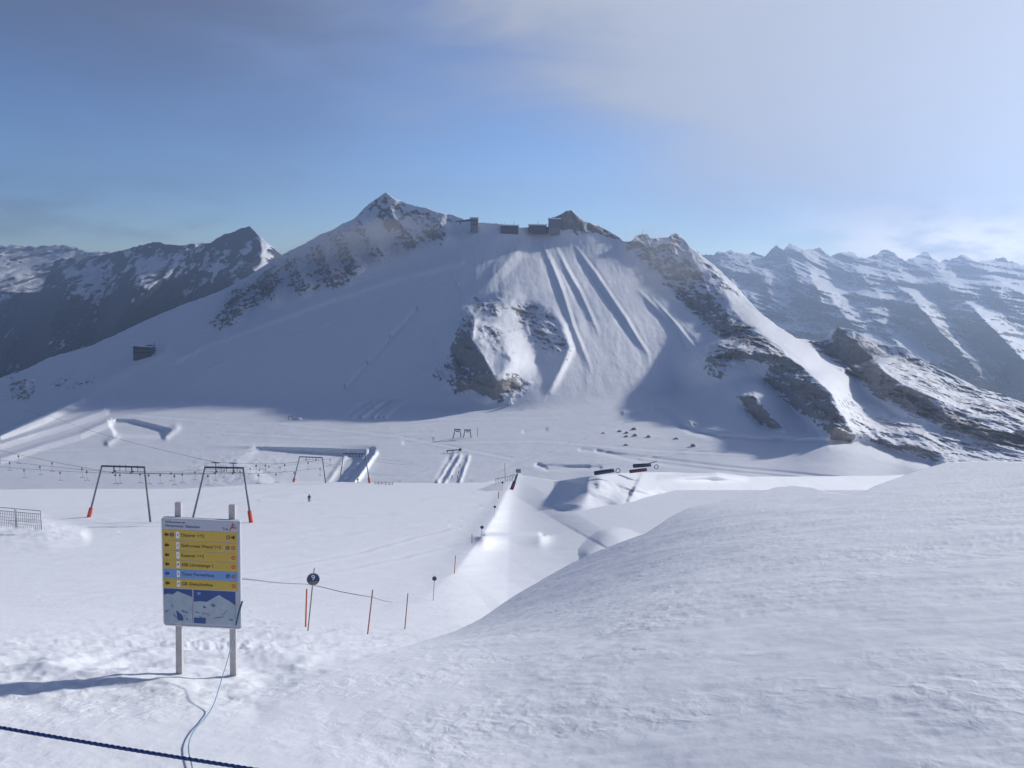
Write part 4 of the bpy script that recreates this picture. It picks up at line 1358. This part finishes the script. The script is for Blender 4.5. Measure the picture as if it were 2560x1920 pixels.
P1, a1, Y1 = portal((255, 1165), (361, 1168), (222, 1293), (376, 1305), 'grey lift portal at far left with a red pad on its left leg', 34, 0, [(0.28, 0.0, 1.15), (0.70, 0.0, 1.15)])
P2, a2, Y2 = portal((513, 1168), (608, 1170), (481, 1300), (628, 1306), 'grey lift portal behind the information board, red pad on its right leg', 0, 31, [(0.28, 0.95, 1.0), (0.74, 0.95, 1.0)])
P3, a3, Y3 = portal((749, 1142), (806, 1144), (734, 1203), (814, 1208), 'small distant lift portal, the left of the far pair, on the brink', 11, 0, [(0.28, 0.0, 1.1), (0.72, 0.0, 1.1)], 0.2)
P4, a4, Y4 = portal((859, 1134), (913, 1135), (849, 1205), (924, 1208), 'small distant lift portal in front of the snow ramps, red right foot', 0, 14, [(0.28, 0.0, 1.1), (0.74, 0.0, 1.1)], 0.2)


def catenary(pts, sag, n=14):
    out = []
    for a, b_ in zip(pts, pts[1:]):
        for i in range(n):
            t = i / n
            p = a.lerp(b_, t)
            p.z -= sag * (b_ - a).length * 4 * t * (1 - t)
            out.append(p)
    return out + [pts[-1]]


CABLES = {
    'a': (catenary([V(-150, 1085, 270), a1[0][0], a3[0][0], V(960, 1190, 430)], 0.006), 'lower left haul cable through the far left portal to the left far portal'),
    'b': (catenary([V(-150, 1122, 255), a1[1][0], a3[1][0], V(990, 1190, 430)], 0.008), 'haul cable in the right half of the far left portal'),
    'c': (catenary([V(60, 1025, 470), V(134, 1043, 420), a2[0][1]], 0.004) + catenary([a2[0][1], a4[0][1], V(1010, 1150, 430)], 0.010), 'long dark cable climbing from upper left to the portal behind the board'),
    'd': (catenary([V(-150, 1150, 250), a2[1][0], a4[1][0], V(1030, 1160, 430)], 0.010), 'haul cable in the right half of the portal behind the board'),
}
for k, (pts, lab) in CABLES.items():
    tag(MB().tube(pts, 0.036, 5).build('lift_cable', DARK, None, True), lab, 'cable', 'steel cables of the drag lifts')
tag(MB().tube(catenary([a1[1][0].lerp(a1[1][0] + Vector((2, 0, 0)), 1), a2[0][0]], 0.004), 0.03, 5).build('lift_cable', DARK, None, True), 'level cable between the two near lift portals', 'cable', 'steel cables of the drag lifts')

hang = thing('tbar_hanger', 'x', 'T-bar', (0, 0, 0), 'T-bars hanging from the drag lift cables')
MB().box((0, 0, -0.14), 0.09, 0.26, 0.28, None, 0.02).tube([(0, -0.10, -0.45), (0, 0.10, -0.45)], 0.19, 12).tube([(0, -0.06, -0.20), (0, -0.05, -0.40)], 0.03, 6).build('spring_box', GREYBOX, hang)
MB().tube([(0, 0, -0.6), (0.03, 0, -2.05)], 0.022, 5).build('cord', GREYBOX, hang)
MB().tube([(-0.55, 0, -2.16), (-0.2, 0, -2.08), (0.2, 0, -2.08), (0.55, 0, -2.16)], 0.045, 6).build('crossbar', BROWN, hang, True)


def at_px(pts, x):
    """point of a cable seen at photo column x"""
    q = CAM_R.to_3x3().transposed()
    prev = None
    for p in pts:
        c = q @ p
        px = 1280 - c.x / c.z * F
        if prev and (prev[0] - x) * (px - x) <= 0 and px != prev[0]:
            return prev[1].lerp(p, (x - prev[0]) / (px - prev[0]))
        prev = (px, p)
    return None


ORD = ['first', 'second', 'third', 'fourth', 'fifth', 'sixth', 'seventh', 'eighth', 'ninth']
SPOTS = [('a', [46, 130, 205], 'upper cable left of the far left portal'), ('a', [288, 350, 427, 487, 560, 625, 672], 'left cable between far left portal and brink'),
         ('b', [24, 100, 217], 'lower cable left of the far left portal'), ('b', [371, 400, 455, 538, 600, 648, 700], 'right cable between far left portal and brink'),
         ('c', [640, 663, 712, 770, 825], 'upper cable right of the board\'s portal'), ('d', [60, 150, 300, 436, 520], 'lowest cable left of the board\'s portal'), ('d', [645, 690, 735, 800, 850], 'lower cable right of the board\'s portal')]
first = True
for key, xs_, where in SPOTS:
    for i, x in enumerate(xs_):
        p = at_px(CABLES[key][0], x)
        if p is None:
            continue
        lab = 'T-bar hanger, %s from left, %s' % (ORD[i], where)
        if first:
            hang.location = p
            hang.scale = (1.1,) * 3
            hang['label'] = lab
            first = False
        else:
            dup(hang, p, lab, None, 1.1)

# ---------------------------------------------------------------- skiers


def skin_mesh(name, verts, edges, radii, m, parent, root=0, sub=2):
    me = bpy.data.meshes.new(name)
    me.from_pydata(verts, edges, [])
    o = bpy.data.objects.new(name, me)
    COL.objects.link(o)
    md = o.modifiers.new('skin', 'SKIN')
    me.skin_vertices[0].data[root].use_root = True
    for i, r in enumerate(radii):
        me.skin_vertices[0].data[i].radius = (r, r)
    o.modifiers.new('sub', 'SUBSURF').levels = sub
    dg = bpy.context.evaluated_depsgraph_get()
    nm = bpy.data.meshes.new_from_object(o.evaluated_get(dg))
    bpy.data.objects.remove(o)
    bpy.data.meshes.remove(me)
    nm.name = name
    nm.materials.clear()
    nm.materials.append(m)
    nm.polygons.foreach_set('use_smooth', [True] * len(nm.polygons))
    r = bpy.data.objects.new(name, nm)
    COL.objects.link(r)
    r.parent = parent
    return r


def skier(base, yaw, s, label):
    t = thing('person', label, 'person', base, 'skiers on the piste')
    t.rotation_euler = (0, 0, yaw)
    t.scale = (s, s, s)
    v = [(0, 0, 0.92), (0, 0.05, 1.12), (0, 0.08, 1.34), (0, 0.10, 1.48), (0, 0.13, 1.60),            # pelvis, waist, chest, neck, head
         (-0.20, 0.08, 1.40), (-0.33, 0.10, 1.16), (-0.30, 0.32, 1.02), (-0.30, 0.39, 1.00), (0.20, 0.08, 1.40), (0.33, 0.10, 1.16), (0.30, 0.32, 1.02), (0.30, 0.39, 1.00),
         (-0.11, 0.02, 0.86), (-0.13, 0.12, 0.50), (-0.12, 0.00, 0.12), (-0.12, 0.18, 0.07), (0.11, 0.02, 0.86), (0.13, 0.12, 0.50), (0.12, 0.00, 0.12), (0.12, 0.18, 0.07), (0, 0.15, 1.70)]
    e = [(0, 1), (1, 2), (2, 3), (3, 4), (4, 21), (2, 5), (5, 6), (6, 7), (7, 8), (2, 9), (9, 10), (10, 11), (11, 12), (0, 13), (13, 14), (14, 15), (15, 16), (0, 17), (17, 18), (18, 19), (19, 20)]
    r = [0.17, 0.16, 0.19, 0.07, 0.10, 0.10, 0.075, 0.06, 0.05, 0.10, 0.075, 0.06, 0.05, 0.12, 0.085, 0.08, 0.06, 0.12, 0.085, 0.08, 0.06, 0.08]
    skin_mesh('body', v, e, r, JACKET, t)
    o0 = ORG[t.name]
    MB().blob(o0 + Vector((0, 0.14, 1.69)), 0.125, 0.14, 0.13, 3, 0.0, 2).build('helmet', DARK, t, True)
    MB().box(o0 + Vector((0, 0.255, 1.655)), 0.15, 0.03, 0.06, None, 0.01).build('goggles', GLASS, t)
    for k in (-1, 1):
        MB().tube([o0 + Vector((0.13 * k, -0.85, 0.02)), o0 + Vector((0.13 * k, 0.75, 0.02)), o0 + Vector((0.13 * k, 0.92, 0.10))], [0.035, 0.04, 0.02], 6).build('ski', RED, t)
    for k in (-1, 1):
        MB().tube([o0 + Vector((0.30 * k, 0.40, 1.02)), o0 + Vector((0.42 * k, 0.05, 0.03))], 0.012, 5).build('ski_pole', DARK, t)
    return t


skier(gp(PISTE, 773, 1255), math.radians(200), 1.18, 'skier in dark clothing alone on the open piste below the brink')
skier(gp(PISTE, 895, 1207), math.radians(160), 1.1, 'tiny dark skier on the brink beside the far portal')

# ---------------------------------------------------------------- barrier panels and fences
xs_ = [-75, -18, 40, 104]
labs = ['grey metal barrier panel cut off by the left picture edge', 'grey metal barrier panel in the middle of the row behind the snow heap', 'grey metal barrier panel at the right end of the row, near the red pad']
for i in range(3):
    tops = [V(x, 1262 + 0.115 * (x + 75) * 0.75, 139.0) for x in (xs_[i], xs_[i + 1] - 3)]
    t = thing('crowd_barrier', labs[i], 'barrier', gp(PISTE, (xs_[i] + xs_[i + 1]) / 2, 1316), 'metal barrier panels at the left edge')
    A_, B_ = tops
    H = 3.1
    b = MB()
    b.tube([A_ - UP * H, A_, B_, B_ - UP * H], 0.075, 6)
    b.tube([A_ - UP * 0.55, B_ - UP * 0.55], 0.05, 6)
    b.build('frame', GREYROPE, t)
    b = MB()
    for k in range(1, 12):
        p = A_.lerp(B_, k / 12)
        b.tube([p - UP * 0.55, p - UP * H], 0.032, 5)
    for k in range(1, 5):
        b.tube([A_ - UP * (0.55 + 0.5 * k), B_ - UP * (0.55 + 0.5 * k)], 0.022, 5)
    b.build('bars', GREYROPE, t)

t = thing('wooden_barrier', 'low brown wooden barrier on the brink right of the far portals', 'barrier', gp(PISTE, 960, 1212))
A_, B_ = gp(PISTE, 937, 1211), gp(PISTE, 982, 1213)
for k in range(6):
    p = A_.lerp(B_, k / 5)
    MB().tube([p - UP * 0.4, p + UP * (1.0 + 0.25 * (k % 2))], 0.09, 6).build('post', BROWN, t)
for z in (0.35, 0.9):
    MB().tube([A_ + UP * z, A_.lerp(B_, 0.45) + UP * (z + 0.05), B_ + UP * (z - 0.1)], 0.07, 6).build('rail', BROWN, t)

t = thing('padded_post', 'grey post with a boxy head and dark red padding atop the trench', 'post', gp(PISTE, 1279, 1224))
g = gp(PISTE, 1279, 1224)
Yp = g.y
top = V(1294, 1184, Yp)
MB().tube([g - UP * 0.5, top], [0.45, 0.30], 10).build('pole', STEEL, t, True)
MB().tube([g, g.lerp(top, 0.5)], [0.62, 0.55], 10).build('padding', MAROON, t, True)
MB().box(V(1296, 1177, Yp), 13 / F * Yp, 1.2, 9 / F * Yp, None, 0.15).build('head_box', NET, t)

t = thing('safety_net', 'blue-grey safety net stretched left of the padded post', 'net', gp(PISTE, 1262, 1205))
p = [V(1238, 1198, Yp), V(1262, 1193, Yp), V(1289, 1186, Yp)]
q = [gp(PISTE, 1240, 1207), gp(PISTE, 1263, 1204), V(1287, 1200, Yp)]
b = MB()
for k in range(9):
    f = k / 8
    a_ = p[0].lerp(p[1], f * 2) if f < 0.5 else p[1].lerp(p[2], f * 2 - 1)
    c_ = q[0].lerp(q[1], f * 2) if f < 0.5 else q[1].lerp(q[2], f * 2 - 1)
    b.tube([a_, c_], 0.06, 5)
for k in range(5):
    b.tube([p[i].lerp(q[i], k / 4) for i in range(3)], 0.05, 5)
b.build('mesh', NET, t)
MB().tube(p, 0.09, 6).build('top_rope', DARK, t)

# ---------------------------------------------------------------- rolls lying on the crest


def roll(x0, y0, x1, y1, rpx, m, label, ring=None, bar=None, name='padding_roll'):
    Yr = Yat(SHELF, (x0 + x1) / 2, 1198) * 1.0
    A_, B_ = V(x0, y0, Yr), V(x1, y1, Yr + 0.8)
    r = rpx / F * Yr
    t = thing(name, label, 'padding roll', (A_ + B_) / 2 - UP * r, 'dark rolls lying on the sunlit crest')
    d = (B_ - A_).normalized()
    MB().tube([A_ - d * r * 0.25, A_, B_, B_ + d * r * 0.25], [r * 0.75, r, r * 0.95, r * 0.7], 16).build('body', m, t, True)
    for f in (0.25, 0.6, 0.85):
        c = A_.lerp(B_, f)
        MB().tube([c - d * 0.05, c + d * 0.05], r * 1.03, 16).build('strap', DARK, t)
    if ring:
        c = V(*ring, Yr + 1.2)
        pts = [c + (d * math.cos(a) + UP * math.sin(a)) * r * 1.05 for a in [2 * math.pi * k / 16 for k in range(17)]]
        MB().tube(pts, r * 0.18, 8).build('ring', m, t, True)
    if bar:
        MB().tube([V(*bar[0], Yr), V(*bar[1], Yr + 0.6)], r * 0.25, 8).build('bar', MAROON, t, True)
    return t


roll(1487, 1183, 1534, 1176, 5.5, NAVY, 'long dark blue roll with an open ring, leftmost on the crest', (1545, 1177))
roll(1584, 1165, 1626, 1162, 5.0, NAVY, 'dark blue roll with a slanting bar and a ring at its right', (1641, 1167), ((1622, 1159), (1642, 1153)))
roll(1575, 1179, 1616, 1174, 4.5, MAROON, 'short maroon roll just below the slanting bar')

# ---------------------------------------------------------------- far in the basin
for i, (tl, tr, lb, rb, lab) in enumerate((((1138, 1074), (1149, 1074), (1132, 1096), (1153, 1093), 'tiny lift portal in mid basin, left of the close pair'), ((1163, 1075), (1175, 1075), (1158, 1094), (1178, 1094), 'tiny lift portal in mid basin, right of the close pair'))):
    pb = gp(MOUNT, *lb), gp(MOUNT, *rb)
    Y = (pb[0].y + pb[1].y) / 2
    t = thing('lift_portal', lab, 'ski lift portal', (pb[0] + pb[1]) / 2, 'tiny portals far out in the basin')
    L, R = V(*tl, Y), V(*tr, Y)
    for a_, b_ in ((L, pb[0]), (R, pb[1])):
        MB().tube([b_ - UP * 0.5, a_], 0.42, 8).build('leg', STEEL, t)
    MB().box((L + R) / 2, (R - L).length + 1.6, 0.9, 1.1).build('crossbeam', STEEL, t)
    MB().box((L + R) / 2 - UP * 1.6, (R - L).length * 0.6, 0.7, 0.7).build('roller_bracket', DARK, t)
tag(MB().tube([gp(MOUNT, 1194, 1092) - UP, V(1193, 1068, gp(MOUNT, 1194, 1092).y)], 0.22, 6).build('mast', GREYPOLE, None), 'thin upright mast right of the tiny basin portals', 'mast')

t = thing('boom_barrier', 'dark horizontal beam on posts above the snow lane in the basin', 'barrier', gp(MOUNT, 1136, 1134))
A_, B_ = V(1116, 1127, gp(MOUNT, 1116, 1132).y), V(1150, 1124, gp(MOUNT, 1150, 1130).y)
MB().tube([A_, B_], 0.42, 8).build('beam', DARK, t)
for f in (0.08, 0.5, 0.92):
    p = A_.lerp(B_, f)
    MB().tube([p, p - UP * 2.6], 0.28, 6).build('post', DARK, t)
MB().box(B_ + Vector((0.3, 0, 0)), 1.8, 1.6, 2.0, None, 0.2).build('counterweight', DARK, t)

for i, (x, y, lab) in enumerate(((1150, 1167, 'dark dot-like post at the upper end of the snow lane'), (1147, 1185, 'dark dot-like post midway along the snow lane'), (1144, 1196, 'dark dot-like post at the near end of the snow lane'), (1130, 1196, 'faint post left of the snow lane\'s near end'))):
    g = gp(MOUNT, x, y)
    b = MB().tube([g - UP * 0.4, g + UP * 1.6], 0.30, 8).tube([g + UP * 1.6, g + UP * 2.1], [0.5, 0.4], 8)
    tag(b.build('lane_post', GREYPOLE, None), lab, 'post', 'posts along the snow lane')

heaps = [(1509, 1083, 7, 2, 'flat brown lump at the left end of the scattered lumps'), (1550, 1079, 9, 3, 'brown lump second from the left in the upper row'), (1567, 1083, 9, 3.5, 'brown lump in the middle of the close cluster'), (1586, 1074, 11, 4.5, 'tallest brown lump at the top of the cluster'), (1588, 1090, 10, 4.5, 'brown lump at the lower right of the close cluster'), (1566, 1092, 9, 3, 'low brown lump at the lower left of the close cluster'),
         (1622, 1093, 9, 4, 'grey lump standing alone right of the close cluster'), (1566, 1113, 9, 2.5, 'low grey lump nearest the parallel tracks'), (1692, 1097, 10, 2.5, 'flat brown lump right of the lone grey lump'), (1733, 1116, 10, 5.5, 'brown lump at far right with a snow cap beside it')]
for i, (x, y, w, h, lab) in enumerate(heaps):
    g = gp(MOUNT, x, y)
    s = g.y / F
    t = thing('boulder', lab, 'boulder', g, 'brown lumps scattered in the basin')
    MB().blob(g + UP * h * s * 0.35, w * s * 0.55, w * s * 0.5, h * s * 0.75, i, 0.45, 3).build('rock', BOULDER, t)
    MB().blob(g + Vector((w * s * 0.25, 0, h * s * 0.62)), w * s * 0.42, w * s * 0.42, h * s * 0.5, i + 20, 0.3, 3).build('snow_cap', ROOFSNOW, t, True)

g = gp(MOUNT, 1276, 1011)
s = g.y / F
b = MB()
rr = random.Random(4)
pr = [(0, 6.5), (4, 6.0), (9, 4.2), (13, 3.6), (16, 2.6), (17, 0.6)]
b.tube([g + Vector((rr.uniform(-.4, .4) * s, 0, z * s)) for z, r in pr], [r * s for z, r in pr], 14)
tag(b.build('snow_column', ROOFSNOW, None, True), 'bright white snow column at the foot of the central rock', 'snow column')

# small works left of the snow walls
t = thing('lift_shed', 'small grey frame shed in the basin left of the snow walls', 'shed', gp(MOUNT, 726, 1050))
g = gp(MOUNT, 722, 1050)
s = g.y / F
MB().tube([g - UP, g + UP * 9 * s, g + Vector((5 * s, 0, 11 * s)), g + Vector((10 * s, 0, 9 * s)), g + Vector((10 * s, 0, -1))], 0.45, 6).build('frame', GREYPOLE, t)
for k in range(4):
    p = g + Vector(((14 + 4 * k) * s, 0, 0))
    MB().tube([p - UP, p + UP * 5 * s], 0.40, 6).build('post', GREYPOLE, t)
MB().tube([g + Vector((12 * s, 0, 4 * s)), g + Vector((28 * s, 0, 4 * s))], 0.25, 6).build('rail', GREYPOLE, t)
g2 = gp(MOUNT, 748, 1049)
tag(MB().blob(g2, 6 * s, 5 * s, 5 * s, 9, 0.35, 3).build('snow_heap', ROOFSNOW, None, True), 'small white snow heap beside the grey frame shed', 'snow heap')

for x, y, lab in ((862, 972, 'dark lift pylon at the foot of the shaded slope'), (918, 912, 'dark lift pylon second from the foot of the shaded slope'), (975, 848, 'dark lift pylon midway up the shaded slope'), (1042, 776, 'dark lift pylon highest on the shaded slope')):
    g = gp(MOUNT, x, y)
    t = thing('lift_pylon', lab, 'lift pylon', g, 'pylons up the shaded slope')
    MB().tube([g - UP, g + UP * 4.2], [0.40, 0.28], 8).build('mast', STEEL, t)
    MB().box(g + UP * 4.2, 3.4, 0.5, 0.45).build('crossarm', STEEL, t)

# ---------------------------------------------------------------- buildings


def bld(name, x0, x1, yt, yb, Y, depth, label, wallm, roof='flat', rise=0.0, over=0.8, floors=2, bays=8, group=None):
    A_, B_ = V(x0, yb, Y), V(x1, yb, Y)
    H = (yb - yt) / F * Y
    w = B_.x - A_.x
    z0 = min(A_.z, B_.z)
    t = thing(name, label, 'building', ((A_.x + B_.x) / 2, Y, z0), group)
    c = Vector(((A_.x + B_.x) / 2, Y + depth / 2, z0))
    MB().box(c + UP * (H / 2 - 4), w, depth, H + 8).build('wall', wallm, t)
    if roof == 'flat':
        MB().box(c + UP * (H + 0.8), w + 2 * over, depth + 2 * over, 1.6, None, 0.4).build('roof', ROOFSNOW, t)
    else:
        x_0, x_1, d0, d1 = c.x - w / 2 - over, c.x + w / 2 + over, c.y - depth / 2 - over, c.y + depth / 2 + over
        zr = z0 + H
        MB().prism([(x_0, d0, zr), (x_1, d0, zr + rise), (x_1, d0, zr + rise + 0.9), (x_0, d0, zr + 0.9)], (0, d1 - d0, 0)).build('roof', ROOFSNOW, t)
    fh = H / (floors + 0.3)
    for fl in range(floors):
        for k in range(bays):
            cx = c.x - w / 2 + w * (k + 0.5) / bays
            cz = z0 + fh * (fl + 0.62)
            f = MB().box((cx, Y - 0.06, cz), w / bays * 0.72, 0.16, fh * 0.52).build('window', CONCRETE, t)
            MB().box((cx, Y - 0.16, cz), w / bays * 0.60, 0.06, fh * 0.42).build('pane', GLASS, f)
    return t


Yh = gp(MOUNT, 356, 886).y
h_ = bld('mountain_hut', 333, 378, 864, 887, Yh * 0.985, 16, 'dark mountain hut with a snowy roof on the left shoulder', WALLDARK, 'mono', -1.5, 1.2, 2, 6)
MB().tube([V(386, 890, Yh * 0.985), V(386, 856, Yh * 0.985)], 0.4, 6).build('flagpole', STEEL, h_)
Ys = gp(MOUNT, 1400, 566).y
bld('summit_station', 1372, 1400, 548, 570, Ys * 0.985, 26, 'tall grey summit station block against the summit rock', CONCRETE, 'flat', 0, 1.0, 4, 6)
bld('terrace_building', 1322, 1366, 563, 569, Ys * 0.99, 18, 'long low dark building joined left of the summit station', WALLDARK, 'flat', 0, 1.0, 1, 9)
Yq = gp(MOUNT, 1270, 566).y
bld('garage_building', 1252, 1296, 564, 570, Yq * 0.99, 16, 'low flat building in the middle of the summit ridge', WALLDARK, 'flat', 0, 1.0, 1, 9)
Yt = gp(MOUNT, 1185, 558).y
t = bld('lift_station', 1176, 1195, 546, 566, Yt * 0.98, 14, 'cable lift station with a long cantilever roof, left on the ridge', CONCRETE, 'flat', 0, 1.2, 2, 3)
A_, B_ = V(1138, 553, Yt * 0.98), V(1177, 547, Yt * 0.98)
MB().prism([A_, B_, B_ - UP * 3.2, A_ - UP * 1.0], (0, 13, 0)).build('canopy', WALLDARK, t)
MB().tube([V(1150, 552, Yt * 0.985), V(1152, 562, Yt * 0.985)], 0.7, 8).build('strut', STEEL, t)
for x, y0, y1, lab in ((1262, 553, 562, 'thin mast on the low flat building'), (1285, 552, 562, 'thin mast right on the low flat building'), (1345, 552, 560, 'thin mast on the long low building'), (1606, 573, 586, 'thin mast on the rock right of the summit')):
    Ym = gp(MOUNT, x, y1 + 3).y
    tag(MB().tube([V(x, y1 + 3, Ym), V(x, y0, Ym)], [0.35, 0.22], 6).build('mast', STEEL, None), lab, 'mast', 'thin masts along the summit ridge')
